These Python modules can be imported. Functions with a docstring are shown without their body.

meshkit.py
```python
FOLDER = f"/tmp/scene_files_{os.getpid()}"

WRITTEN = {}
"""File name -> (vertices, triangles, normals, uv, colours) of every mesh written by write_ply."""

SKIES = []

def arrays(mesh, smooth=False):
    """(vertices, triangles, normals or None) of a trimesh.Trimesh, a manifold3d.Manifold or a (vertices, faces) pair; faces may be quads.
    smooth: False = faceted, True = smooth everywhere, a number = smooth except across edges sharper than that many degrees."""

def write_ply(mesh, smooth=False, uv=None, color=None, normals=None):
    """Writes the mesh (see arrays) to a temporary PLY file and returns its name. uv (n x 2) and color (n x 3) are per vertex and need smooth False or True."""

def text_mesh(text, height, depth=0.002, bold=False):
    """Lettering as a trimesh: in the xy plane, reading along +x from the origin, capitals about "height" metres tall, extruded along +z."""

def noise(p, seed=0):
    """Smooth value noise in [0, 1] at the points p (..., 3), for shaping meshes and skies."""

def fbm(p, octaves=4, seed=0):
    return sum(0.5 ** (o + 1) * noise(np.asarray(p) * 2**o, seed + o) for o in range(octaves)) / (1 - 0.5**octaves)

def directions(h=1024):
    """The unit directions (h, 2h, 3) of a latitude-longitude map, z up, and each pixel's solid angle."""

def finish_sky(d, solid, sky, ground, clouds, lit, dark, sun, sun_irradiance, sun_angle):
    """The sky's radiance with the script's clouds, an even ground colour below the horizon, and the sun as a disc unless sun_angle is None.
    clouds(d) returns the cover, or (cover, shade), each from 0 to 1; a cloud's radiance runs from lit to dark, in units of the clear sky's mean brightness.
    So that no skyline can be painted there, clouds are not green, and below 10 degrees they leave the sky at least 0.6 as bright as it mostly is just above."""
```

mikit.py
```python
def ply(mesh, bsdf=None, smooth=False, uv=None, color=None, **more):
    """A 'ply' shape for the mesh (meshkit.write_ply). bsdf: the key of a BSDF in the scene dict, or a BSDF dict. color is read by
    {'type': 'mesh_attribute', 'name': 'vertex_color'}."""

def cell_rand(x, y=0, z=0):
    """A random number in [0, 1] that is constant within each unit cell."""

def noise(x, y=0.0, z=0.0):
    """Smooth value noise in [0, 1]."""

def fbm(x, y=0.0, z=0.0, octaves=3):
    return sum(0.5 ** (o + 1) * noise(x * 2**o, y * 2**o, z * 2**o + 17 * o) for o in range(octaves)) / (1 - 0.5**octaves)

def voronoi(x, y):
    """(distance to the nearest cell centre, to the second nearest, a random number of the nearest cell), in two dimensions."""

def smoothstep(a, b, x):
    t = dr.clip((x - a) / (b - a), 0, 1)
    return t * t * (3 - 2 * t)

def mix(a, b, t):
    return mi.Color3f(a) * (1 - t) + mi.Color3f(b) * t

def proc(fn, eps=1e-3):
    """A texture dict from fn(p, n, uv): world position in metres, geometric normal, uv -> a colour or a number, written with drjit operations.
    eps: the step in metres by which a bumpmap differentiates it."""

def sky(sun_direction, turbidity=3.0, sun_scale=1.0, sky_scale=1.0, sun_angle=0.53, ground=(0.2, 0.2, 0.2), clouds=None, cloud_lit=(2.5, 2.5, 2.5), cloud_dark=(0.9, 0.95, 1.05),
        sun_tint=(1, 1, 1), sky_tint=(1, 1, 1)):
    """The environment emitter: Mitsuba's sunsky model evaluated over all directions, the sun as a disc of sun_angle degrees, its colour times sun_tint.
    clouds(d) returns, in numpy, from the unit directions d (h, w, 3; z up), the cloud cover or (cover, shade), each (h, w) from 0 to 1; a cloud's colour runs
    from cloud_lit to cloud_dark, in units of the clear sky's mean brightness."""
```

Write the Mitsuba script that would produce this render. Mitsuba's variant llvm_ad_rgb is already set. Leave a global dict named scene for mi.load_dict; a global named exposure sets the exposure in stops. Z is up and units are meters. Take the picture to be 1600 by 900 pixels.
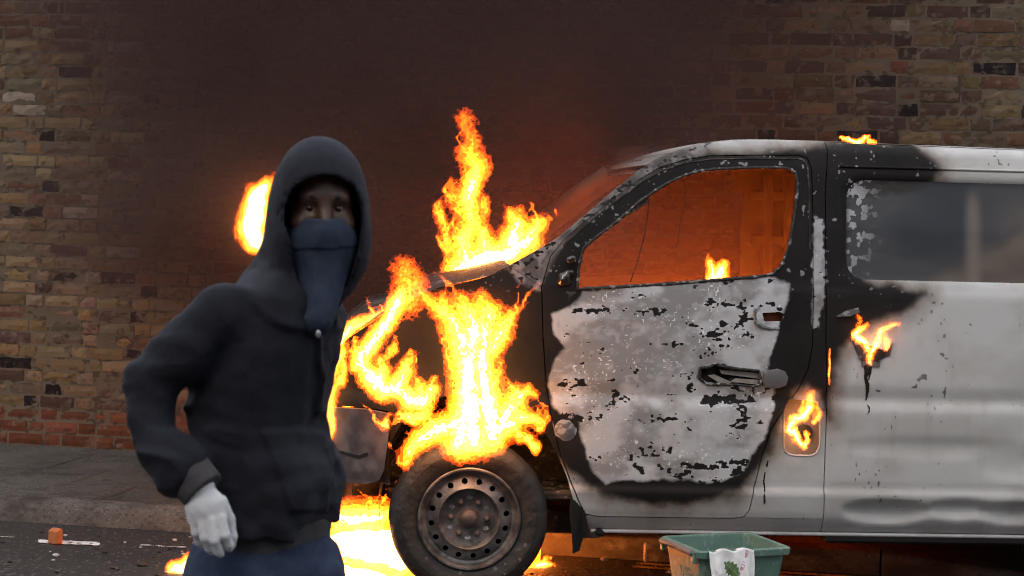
import math
import numpy as np
import trimesh
import shapely
from shapely.geometry import Polygon, Point, LineString
from shapely.ops import unary_union
from scipy.spatial import Delaunay
import drjit as dr
import mitsuba as mi
import mikit
import meshkit
from mikit import proc, noise, fbm, voronoi, cell_rand, smoothstep, mix

T = mi.ScalarTransform4f
RNG = np.random.default_rng(7)
scene, labels = {}, {}

# ---------------------------------------------------------------- camera, sky, exposure
EYE = np.array([0.0, 0.0, 1.65])
_p, _r = 0.0403, 0.0255
_up0 = np.array([0, math.sin(_p), math.cos(_p)])
FWD = np.array([0, math.cos(_p), -math.sin(_p)])
UP = -math.sin(_r) * np.array([1.0, 0, 0]) + math.cos(_r) * _up0
scene['camera'] = {
    'type': 'thinlens', 'fov': 28.95, 'fov_axis': 'x', 'near_clip': 0.05, 'far_clip': 500.0,
    'aperture_radius': 0.0045, 'focus_distance': 8.5,
    'to_world': T().look_at(origin=EYE.tolist(), target=(EYE + FWD).tolist(), up=UP.tolist()),
}
exposure = 2.2
scene['sky_light'] = mikit.sky([-0.35, -0.75, 1.0], turbidity=3, sun_scale=0.12, sun_angle=25, clouds=lambda d: (d[..., 2] * 0 + 1, 1 - d[..., 2]),
                               cloud_lit=(3.1, 3.25, 3.5), cloud_dark=(1.05, 1.08, 1.15))   # an overcast sky, three times as bright overhead as at the horizon

# ---------------------------------------------------------------- helpers
def say(key, label=None, cat=None, group=None, kind=None):
    d = {}
    for k, v in (('label', label), ('category', cat), ('group', group), ('kind', kind)):
        if v: d[k] = v
    labels[key] = d

def put(key, mesh, bsdf, smooth=False, **more):
    """One entry of the scene; a key that is taken gets the next number."""
    k, n = key, 0
    while k in scene:
        n += 1
        k = f'{key}_{n:03d}'
    scene[k] = mikit.ply(mesh, bsdf, smooth=smooth, **more)
    return k

def tm(v, f):
    return trimesh.Trimesh(np.asarray(v, float), np.asarray(f, int), process=False)

def cat(ms):
    return trimesh.util.concatenate(ms)

def box(lo, hi, ch=0.0):
    """A box with chamfered edges."""
    lo, hi = np.asarray(lo, float), np.asarray(hi, float)
    if ch <= 0:
        return trimesh.creation.box(bounds=[lo, hi])
    pts = []
    for a in range(3):
        l, h = lo + ch, hi - ch
        l[a], h[a] = lo[a], hi[a]
        pts += [[x, y, z] for x in (l[0], h[0]) for y in (l[1], h[1]) for z in (l[2], h[2])]
    return trimesh.convex.convex_hull(np.array(pts))

def tube(pts, r, n=8, caps=True):
    """A round tube along a polyline; r is one radius or one per point."""
    p = np.asarray(pts, float)
    r = np.broadcast_to(np.asarray(r, float), (len(p),))
    t = np.gradient(p, axis=0)
    t /= np.linalg.norm(t, axis=1, keepdims=True) + 1e-12
    ref = np.array([0, 0, 1.0]) if abs(t[:, 2]).max() < 0.95 else np.array([0.31, 0.95, 0.05])
    a = np.cross(t, ref); a /= np.linalg.norm(a, axis=1, keepdims=True) + 1e-12
    b = np.cross(t, a)
    an = np.arange(n) * 2 * np.pi / n
    v = (p[:, None] + r[:, None, None] * (np.cos(an)[None, :, None] * a[:, None] + np.sin(an)[None, :, None] * b[:, None])).reshape(-1, 3)
    f = []
    for i in range(len(p) - 1):
        for j in range(n):
            k = (j + 1) % n
            f += [[i * n + j, i * n + k, (i + 1) * n + k], [i * n + j, (i + 1) * n + k, (i + 1) * n + j]]
    if caps:
        m = len(v); v = np.vstack([v, p[0], p[-1]]); e = (len(p) - 1) * n
        for j in range(n):
            k = (j + 1) % n
            f += [[m, k, j], [m + 1, e + j, e + k]]
    g = tm(v, f); g.fix_normals()
    return g

def nets(field, origin, h, level):
    """Surface nets: the surface where the sampled field (inside = larger) crosses the level."""
    s = field > level
    nx, ny, nz = field.shape
    cnt = np.zeros((nx - 1, ny - 1, nz - 1), np.float32)
    acc = np.zeros((nx - 1, ny - 1, nz - 1, 3), np.float32)
    sl = lambda o, n: slice(o, o + n - 1)
    corner = lambda a, c: a[sl(c[0], nx), sl(c[1], ny), sl(c[2], nz)]
    for ax in range(3):
        o1, o2 = [a for a in range(3) if a != ax]
        for q in range(4):
            c0 = [0, 0, 0]; c0[o1], c0[o2] = q & 1, q >> 1
            c1 = list(c0); c1[ax] = 1
            f0, f1 = corner(field, c0), corner(field, c1)
            x = corner(s, c0) != corner(s, c1)
            t = np.where(x, (level - f0) / np.where(x, f1 - f0, 1), 0)
            cnt += x
            for k in range(3):
                acc[..., k] += np.where(x, c0[k] if k != ax else t, 0)
    act = cnt > 0
    idx = np.full(act.shape, -1, np.int64)
    idx[act] = np.arange(act.sum())
    v = np.stack(np.nonzero(act), 1) + acc[act] / cnt[act][:, None]
    faces = []
    for ax in range(3):
        o1, o2 = (ax + 1) % 3, (ax + 2) % 3
        a = [slice(None)] * 3; b = [slice(None)] * 3
        a[ax], b[ax] = slice(0, -1), slice(1, None)
        ch = s[tuple(a)] != s[tuple(b)]
        e = np.stack(np.nonzero(ch), 1)
        ok = np.ones(len(e), bool)
        for o in (o1, o2):
            ok &= (e[:, o] > 0) & (e[:, o] < field.shape[o] - 1)
        e = e[ok]
        if not len(e): continue
        q = []
        for d1, d2 in ((1, 1), (0, 1), (0, 0), (1, 0)):
            c = e.copy(); c[:, o1] -= d1; c[:, o2] -= d2
            q.append(idx[c[:, 0], c[:, 1], c[:, 2]])
        q = np.stack(q, 1)
        inside = s[e[:, 0], e[:, 1], e[:, 2]]
        q = np.where(inside[:, None], q, q[:, ::-1])
        faces.append(np.vstack([q[:, [0, 1, 2]], q[:, [0, 2, 3]]]))
    if not faces: return None
    return tm(v * h + np.asarray(origin), np.vstack(faces))

def grid(lo, hi, h):
    ax = [np.arange(lo[k], hi[k] + h, h) for k in range(3)]
    return np.stack(np.meshgrid(*ax, indexing='ij'), -1)

def smin(a, b, k):
    x = np.maximum(k - np.abs(a - b), 0) / k
    return np.minimum(a, b) - x * x * k * 0.25

def cone(P, a, b, ra, rb):
    """Distance to a round cone from a to b (a capsule whose radius runs from ra to rb)."""
    a, b = np.asarray(a, float), np.asarray(b, float)
    d = b - a
    t = np.clip(((P - a) @ d) / (d @ d), 0, 1)
    return np.linalg.norm(P - a - t[..., None] * d, axis=-1) - (ra + (rb - ra) * t)

def ell(P, c, r, M=None):
    """About the distance to an ellipsoid; M turns it."""
    q = P - np.asarray(c, float)
    if M is not None: q = q @ M
    r = np.asarray(r, float)
    k0 = np.linalg.norm(q / r, axis=-1); k1 = np.linalg.norm(q / (r * r), axis=-1)
    return k0 * (k0 - 1.0) / np.maximum(k1, 1e-9)

def taubin(m, n=6):
    """Smooths without shrinking."""
    v = np.array(m.vertices, float); e = np.array(m.edges_unique)
    deg = np.bincount(e.ravel(), minlength=len(v))[:, None]
    for k in range(n):
        for lam in (0.5, -0.52):
            a = np.zeros_like(v)
            for c in range(3):
                a[:, c] = np.bincount(e[:, 0], v[e[:, 1], c], len(v)) + np.bincount(e[:, 1], v[e[:, 0], c], len(v))
            v = v + lam * np.where(deg > 0, a / np.maximum(deg, 1) - v, 0)
    m.vertices = v
    return m

def rgb(*c): return {'type': 'rgb', 'value': list(map(float, c))}

def plain(name, col, rough=0.6, **kw):
    scene[name] = {'type': 'twosided', 'b': {'type': 'principled', 'base_color': col if isinstance(col, dict) else rgb(*col), 'roughness': rough, **kw}}
# ---------------------------------------------------------------- the street: road, kerb, pavement, brick wall
KA = math.radians(12.0)
KS = np.array([math.cos(KA), -math.sin(KA), 0.0])      # along the kerb, to the right
KT = np.array([math.sin(KA), math.cos(KA), 0.0])       # across it, towards the wall
K0 = np.array([-2.2, 9.93, 0.0])                       # foot of the kerb
KZ = 0.108                                             # height of the kerb
PAVE = 2.0                                             # kerb to wall

def street(v):
    v = np.asarray(v, float)
    return K0 + v[..., :1] * KS + v[..., 1:2] * KT + v[..., 2:] * np.array([0, 0, 1.0])

def asphalt(p, n, uv):
    g = noise(p.x * 160, p.y * 160, p.z * 160)
    w = fbm(p.x * 1.3, p.y * 2.2, 3.1, 4)
    spots = smoothstep(0.74, 0.80, fbm(p.x * 9, p.y * 14, 1.7, 3))
    grit = smoothstep(0.80, 0.88, noise(p.x * 70, p.y * 70, 9.0))
    c = mix((0.015, 0.014, 0.015), (0.032, 0.029, 0.028), w)
    c = mix(c, c * 1.9, g * 0.6)
    c = mix(c, mi.Color3f(0.02, 0.018, 0.017), spots * 0.8)
    return mix(c, mi.Color3f(0.14, 0.13, 0.12), grit * 0.5)
scene['asphalt'] = {'type': 'twosided', 'b': {'type': 'bumpmap', 'map': {**proc(lambda p, n, uv: noise(p.x * 120, p.y * 120, 0.0) + 0.6 * noise(p.x * 55, p.y * 55, 4.0), eps=2e-3)}, 'scale': 0.0035,
                    'b': {'type': 'principled', 'base_color': proc(asphalt), 'roughness': 0.68, 'specular': 0.4}}}
gx = np.concatenate([[-60, -30, -12], np.arange(-6, 6.01, 0.25), [12, 30, 60]])
gy = np.concatenate([[-60, -20, -6, 0], np.arange(4, 13.01, 0.25), [16, 30, 60]])
X, Y = np.meshgrid(gx, gy, indexing='ij')
Zr = 0.006 * (meshkit.fbm(np.stack([X * 0.8, Y * 0.8, X * 0], -1)) - 0.6) - 0.001
Zr[(np.abs(X) > 6) | (Y < 4)] = -0.004
i, j = np.meshgrid(np.arange(len(gx) - 1), np.arange(len(gy) - 1), indexing='ij')
q = np.stack([i * len(gy) + j, (i + 1) * len(gy) + j, (i + 1) * len(gy) + j + 1, i * len(gy) + j + 1], -1).reshape(-1, 4)
put('road', tm(np.stack([X, Y, Zr], -1).reshape(-1, 3), np.vstack([q[:, [0, 1, 2]], q[:, [0, 2, 3]]])), 'asphalt', smooth=True)
say('road', 'dark asphalt road strewn with soot and grit in front of the pavement', kind='structure')

# worn road paint: short white dashes on the left, two yellow lines along the kerb on the right
def worn(base, seed):
    def fn(p, n, uv):
        w = smoothstep(0.56, 0.70, fbm(p.x * 40, p.y * 60, seed, 3))
        return mix(base, (0.07, 0.066, 0.064), w)
    return proc(fn)
plain('white_paint', worn((0.62, 0.62, 0.62), 2.0), 0.7)
plain('yellow_paint', worn((0.42, 0.27, 0.05), 5.0), 0.7)
def strip(a, b, w, z=0.004, jag=0.006, n=14, sh=0.0):
    a, b = np.array([*a, z]), np.array([*b, z])
    d = (b - a) / np.linalg.norm(b - a); s = np.array([-d[1], d[0], 0])
    t = np.linspace(0, 1, n)[:, None]
    e = lambda k: RNG.normal(0, jag, (n, 1)) * s
    up, dn = a + (b - a) * t + s * w / 2 + d * sh + e(0), a + (b - a) * t - s * w / 2 + e(1)
    f = []
    for k in range(n - 1): f += [[k, n + k, n + k + 1], [k, n + k + 1, k + 1]]
    m = tm(np.vstack([up, dn]), f); m.fix_normals()
    v = np.array(m.vertices); f = np.array(m.faces)
    if m.face_normals[0, 2] < 0: f = f[:, ::-1]
    return tm(v, f)
for a, b, w, sh in (((-2.215, 9.41), (-1.915, 9.385), 0.085, -0.03), ((-1.735, 9.385), (-1.30, 9.31), 0.018, 0.0), ((-2.95, 9.52), (-2.37, 9.51), 0.018, 0.0), ((-2.02, 9.935), (-1.88, 9.91), 0.05, 0.02)):
    k = put('road_line', strip(a, b, w, sh=sh), 'white_paint')
    say(k, 'worn white paint line on the dark road', kind='structure')
for t in (-0.10, -0.19):
    a, b = street([2.9, t, 0]), street([9.0, t, 0])
    say(put('yellow_line', strip(a[:2], b[:2], 0.05, n=40, jag=0.003), 'yellow_paint'), 'worn yellow line along the foot of the kerb', kind='structure')

# kerb: worn granite stones, the last ones dropping to the road
def granite(p, n, uv):
    g = noise(p.x * 130, p.y * 130, p.z * 130)
    b = fbm(p.x * 9, p.y * 9, p.z * 9, 4)
    c = mix((0.085, 0.078, 0.074), (0.20, 0.185, 0.175), b)
    c = mix(c, c * 0.7, smoothstep(0.55, 0.75, noise(p.x * 60, p.y * 60, p.z * 60)))
    c = mix(c, c * 1.6, smoothstep(0.72, 0.85, g))
    damp = smoothstep(0.48, 0.66, fbm(p.x * 5 + 5, p.y * 5, p.z * 9, 4))
    return mix(c, mi.Color3f(0.055, 0.045, 0.042), damp * 0.7)
scene['granite'] = {'type': 'twosided', 'b': {'type': 'diffuse', 'reflectance': proc(granite)}}
def stone(s0, s1, h0, h1, depth=0.15):
    n, m = 15, 7
    s = np.linspace(s0 + 0.004, s1 - 0.004, n)
    # profile from the foot up the worn front and over the rounded nose to the back
    prof = np.array([[0.0, -0.05], [0.0, 0.25], [0.004, 0.6], [0.012, 0.85], [0.03, 0.97], [0.07, 1.0], [depth, 1.0]])
    h = np.linspace(h0, h1, n)
    v = np.zeros((n, m, 3))
    v[..., 0] = s[:, None]; v[..., 1] = prof[None, :, 0]; v[..., 2] = np.where(prof[None, :, 1] < 0, -0.05, prof[None, :, 1] * h[:, None])
    rough = meshkit.fbm(np.stack([v[..., 0] * 14, v[..., 1] * 14, v[..., 2] * 14], -1)) - 0.5
    v[..., 1] += rough * 0.022 * (prof[None, :, 1] > 0) * (prof[None, :, 0] < 0.06)
    v[..., 2] += rough * 0.012 * (prof[None, :, 1] > 0.5) * (prof[None, :, 0] < 0.1)
    v[[0, -1], :, 1] += 0.006
    V = street(v).reshape(-1, 3); f = []
    for a in range(n - 1):
        for b in range(m - 1):
            o = a * m + b
            f += [[o, o + m, o + m + 1], [o, o + m + 1, o + 1]]
    k = len(V)
    for e, flip in ((0, 0), (n - 1, 1)):          # the two ends
        c = street(np.array([s[e], depth, -0.05])); V = np.vstack([V, c]); b0 = e * m
        for b in range(m - 1):
            f.append([k, b0 + b, b0 + b + 1] if flip else [k, b0 + b + 1, b0 + b])
        k += 1
    return tm(V, f)
cuts = [-6.2, -5.0, -3.75, -2.5, -0.52, 0.85, 1.95, 3.05, 4.02, 4.95, 6.1, 7.4, 8.8]
for a, b in zip(cuts[:-1], cuts[1:]):
    h0 = KZ if a < 4.0 else (KZ if a < 4.1 else 0.03)
    h1 = 0.03 if a > 4.0 else KZ
    put('kerb__stone', stone(a, b, h0, h1), 'granite', smooth=50)
put('kerb', cat([tm(street(np.array([[-30, 0.006, -0.05], [-6.2, 0.006, -0.05], [-6.2, 0.006, KZ], [-30, 0.006, KZ], [-30, 0.15, KZ], [-6.2, 0.15, KZ]])), [[0, 1, 2], [0, 2, 3], [3, 2, 5], [3, 5, 4]]),
                 tm(street(np.array([[8.8, 0.006, -0.05], [30, 0.006, -0.05], [30, 0.006, 0.03], [8.8, 0.006, 0.03], [8.8, 0.15, 0.03], [30, 0.15, 0.03]])), [[0, 1, 2], [0, 2, 3], [3, 2, 5], [3, 5, 4]])]), 'granite')
say('kerb', 'worn grey granite kerb stones between road and pavement', kind='structure')

# pavement: concrete slabs on a bed
def concrete(p, n, uv):
    c = mix((0.080, 0.074, 0.070), (0.135, 0.126, 0.118), fbm(p.x * 3, p.y * 3, 1.0, 4))
    c = mix(c, c * 0.8, smoothstep(0.58, 0.72, fbm(p.x * 11, p.y * 11, 4.0, 3)))
    return mix(c, c * 1.5, smoothstep(0.7, 0.85, noise(p.x * 110, p.y * 110, 3.0)))
scene['concrete'] = {'type': 'twosided', 'b': {'type': 'diffuse', 'reflectance': proc(concrete)}}
plain('joint_dirt', (0.062, 0.056, 0.05), 0.95)
def pz(s, t):  # the pavement's level: it follows the kerb down where that is dropped
    return np.interp(s, [4.02, 4.95], [KZ, 0.03]) * np.clip((0.9 - t) / 0.75, 0, 1) + (KZ + 0.01) * (1 - np.clip((0.9 - t) / 0.75, 0, 1))
sg = np.linspace(-30, 30, 241); tg = np.array([0.15, 0.4, 0.9, PAVE + 0.1])
S_, T_ = np.meshgrid(sg, tg, indexing='ij')
v = street(np.stack([S_, T_, pz(S_, T_) - 0.008], -1)).reshape(-1, 3); f = []
for a in range(len(sg) - 1):
    for b in range(3):
        o = a * 4 + b; f += [[o, o + 4, o + 5], [o, o + 5, o + 1]]
put('pavement', tm(v, f), 'joint_dirt')
say('pavement', 'grey concrete slab pavement between the kerb and the brick wall', kind='structure')
rows = [0.153, 0.62, 1.17, PAVE]
for r_ in range(3):
    s = -6.0 + 0.37 * r_ + 0.1 * RNG.random()
    while s < 7.5:
        L = 0.76 + RNG.normal(0, 0.01)
        g = 0.0025
        c = np.array([[s + g, rows[r_] + g], [s + L - g, rows[r_] + g], [s + L - g, rows[r_ + 1] - g], [s + g, rows[r_ + 1] - g]])
        inner = c + np.array([[1, 1], [-1, 1], [-1, -1], [1, -1]]) * 0.006
        tl = RNG.normal(0, 0.0016, 4)
        lo = np.c_[c, pz(c[:, 0], c[:, 1]) - 0.012]; mid = np.c_[c, pz(c[:, 0], c[:, 1]) - 0.003 + tl]; hi = np.c_[inner, pz(inner[:, 0], inner[:, 1]) + tl]
        v = street(np.vstack([lo, mid, hi])); f = [[8, 9, 10], [8, 10, 11]]
        for k in range(4):
            m = (k + 1) % 4
            f += [[k, m, 4 + m], [k, 4 + m, 4 + k], [4 + k, 4 + m, 8 + m], [4 + k, 8 + m, 8 + k]]
        put('pavement__slab', tm(v, f), 'concrete')
        s += L

# brick wall, Flemish bond: the 300 bricks that show largest are parts, the rest one part
WZ0, COURSE = KZ + 0.012, 0.0775
NC = 66
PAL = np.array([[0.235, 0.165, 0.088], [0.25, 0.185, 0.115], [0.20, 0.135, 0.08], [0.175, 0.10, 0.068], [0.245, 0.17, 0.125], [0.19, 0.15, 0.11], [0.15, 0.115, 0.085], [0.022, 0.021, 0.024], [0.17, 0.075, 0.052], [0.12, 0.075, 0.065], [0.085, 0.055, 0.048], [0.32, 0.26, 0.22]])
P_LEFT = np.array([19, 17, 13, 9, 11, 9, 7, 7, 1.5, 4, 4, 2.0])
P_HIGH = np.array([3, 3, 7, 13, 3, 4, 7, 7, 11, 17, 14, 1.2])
def brick_template():
    gx_, gy_ = np.meshgrid(np.arange(5), np.arange(3), indexing='ij')
    front = np.stack([gx_ / 4, gy_ / 2], -1).reshape(-1, 2)
    loop = [0, 3, 6, 9, 12, 13, 14, 11, 8, 5, 2, 1]
    f = []
    for a in range(4):
        for b in range(2):
            o = a * 3 + b
            f += [[o, o + 3, o + 4], [o, o + 4, o + 1]]
    for k in range(12):
        a, b = loop[k], loop[(k + 1) % 12]
        c, d = 15 + k, 15 + (k + 1) % 12
        f += [[a, c, d], [a, d, b]]
    return front, np.array(loop), np.array(f)
BF, BL, BT = brick_template()
bricks = []
PIER = 5.60                                             # a pier stands 3 cm proud from here to the right
for c in range(NC):
    z0 = WZ0 + c * COURSE
    s, head = -7.0 + (0.0 if c % 2 else -0.168) + RNG.normal(0, 0.012), bool(c % 2)
    while s < 8.2:
        L = (0.100 if head else 0.213) + RNG.normal(0, 0.005)
        pr = P_LEFT if s < 1.6 and c < 32 else P_HIGH
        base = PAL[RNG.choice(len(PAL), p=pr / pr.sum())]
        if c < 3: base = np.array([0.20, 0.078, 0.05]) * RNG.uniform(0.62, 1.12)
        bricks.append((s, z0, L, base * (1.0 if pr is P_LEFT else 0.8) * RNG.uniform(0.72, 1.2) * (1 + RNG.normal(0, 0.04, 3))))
        s += L + 0.0145; head = not head
B = len(bricks)
bs = np.array([b[0] for b in bricks]); bz = np.array([b[1] for b in bricks]); bl = np.array([b[2] for b in bricks]); bc = np.clip(np.array([b[3] for b in bricks]), 0.01, 0.6)
worn_k = np.where(bz < WZ0 + 3 * COURSE - 0.01, 0.2, 1.0)[:, None]
fx = bs[:, None] + BF[None, :, 0] * bl[:, None]; fz = bz[:, None] + 0.007 + BF[None, :, 1] * (COURSE - 0.0150)
edge = np.zeros(15, bool); edge[BL] = True
fx = fx + RNG.normal(0, 0.0026, fx.shape) * worn_k; fz = fz + RNG.normal(0, 0.0021, fz.shape) * worn_k
ft = PAVE - 0.0060 + RNG.normal(0, 0.0022, (B, 1)) + RNG.normal(0, 0.0016, fx.shape) * worn_k + edge * 0.004
ft = ft - np.where(bs > PIER, 0.03, 0)[:, None]
cx, cz = fx.mean(1, keepdims=True), fz.mean(1, keepdims=True)
sx = fx[:, BL] + np.sign(fx[:, BL] - cx) * 0.002; sz_ = fz[:, BL] + np.sign(fz[:, BL] - cz) * 0.002
st = np.full_like(sx, PAVE + 0.006) - np.where(bs > PIER, 0.03, 0)[:, None]
bv = street(np.stack([np.concatenate([fx, sx], 1), np.concatenate([ft, st], 1), np.concatenate([fz, sz_], 1)], -1))
def brick_stain(p, n, uv):
    a = smoothstep(0.50, 0.72, fbm(p.x * 34, p.z * 40, p.y * 3, 3))
    b = smoothstep(0.62, 0.8, fbm(p.x * 11, p.z * 15, 7.0, 3))
    return dr.clip(a * 0.55 + b * 0.35, 0, 0.85)
scene['brick'] = {'type': 'blendbsdf', 'weight': proc(brick_stain),
                  'a': {'type': 'twosided', 'b': {'type': 'diffuse', 'reflectance': {'type': 'mesh_attribute', 'name': 'vertex_color'}}},
                  'b': {'type': 'twosided', 'b': {'type': 'diffuse', 'reflectance': proc(lambda p, n, uv: mix((0.05, 0.04, 0.034), (0.22, 0.18, 0.14), smoothstep(0.45, 0.6, noise(p.x * 17, p.z * 21, 2.0))))}}}
def mortar(p, n, uv):
    c = mix((0.115, 0.095, 0.073), (0.20, 0.165, 0.125), fbm(p.x * 5, p.z * 6, 1.0, 4))
    return mix(c, c * 0.55, smoothstep(0.55, 0.7, fbm(p.x * 23, p.z * 31, 3.0, 3)))
scene['mortar'] = {'type': 'twosided', 'b': {'type': 'diffuse', 'reflectance': proc(mortar)}}
top = WZ0 + NC * COURSE
mort = [trimesh.creation.box(bounds=[[-7.3, PAVE + 0.0, 0.0], [PIER - 0.004, PAVE + 0.33, top]]), trimesh.creation.box(bounds=[[PIER - 0.004, PAVE - 0.03, 0.0], [8.3, PAVE + 0.33, top]]),
        box([-7.35, PAVE - 0.06, top], [8.35, PAVE + 0.37, top + 0.08], 0.012)]
mm = cat(mort); put('brick_wall__mortar', tm(street(np.array(mm.vertices)), mm.faces), 'mortar')
say('brick_wall', 'weathered yellow and brown stock brick wall with a red brick foot behind the burning van', 'wall', kind='thing')
EYE_ = EYE[:2]
mid = street(np.stack([bs + bl / 2, np.full(B, PAVE), bz + COURSE / 2], -1))
rel = mid - EYE; px = 800 + 3100 * rel[:, 0] / rel[:, 1] - 0; py = 325 - 3100 * rel[:, 2] / rel[:, 1] + 0.0255 * (px - 800)
shown = ((px > 0) & (px < 330) & (py < 640) & (py > 0)) | ((px > 1080) & (px < 1600) & (py > 0) & (py < 205))
order = np.argsort(np.where(shown, np.linalg.norm(rel, axis=1), 99) - 0.0 * py)
near = set(order[:300][shown[order[:300]]].tolist())
nv = 27
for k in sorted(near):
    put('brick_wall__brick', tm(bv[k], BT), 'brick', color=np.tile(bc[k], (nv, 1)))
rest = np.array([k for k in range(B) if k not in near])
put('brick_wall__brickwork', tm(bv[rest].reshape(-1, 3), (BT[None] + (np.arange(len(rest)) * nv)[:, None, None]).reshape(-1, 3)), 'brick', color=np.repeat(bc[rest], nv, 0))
labels['brick_wall__brickwork'] = {'kind': 'stuff'}
# ---------------------------------------------------------------- the van's own axes: u to its rear, w to its far side, z up
VA = math.radians(4.0)
VO = np.array([-0.1561, 8.3336, 0.0])
VU = np.array([math.cos(VA), math.sin(VA), 0.0])
VW = np.array([-math.sin(VA), math.cos(VA), 0.0])
def van(q):
    q = np.asarray(q, float)
    return VO + q[..., :1] * VU + q[..., 1:2] * VW + q[..., 2:] * np.array([0, 0, 1.0])
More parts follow.
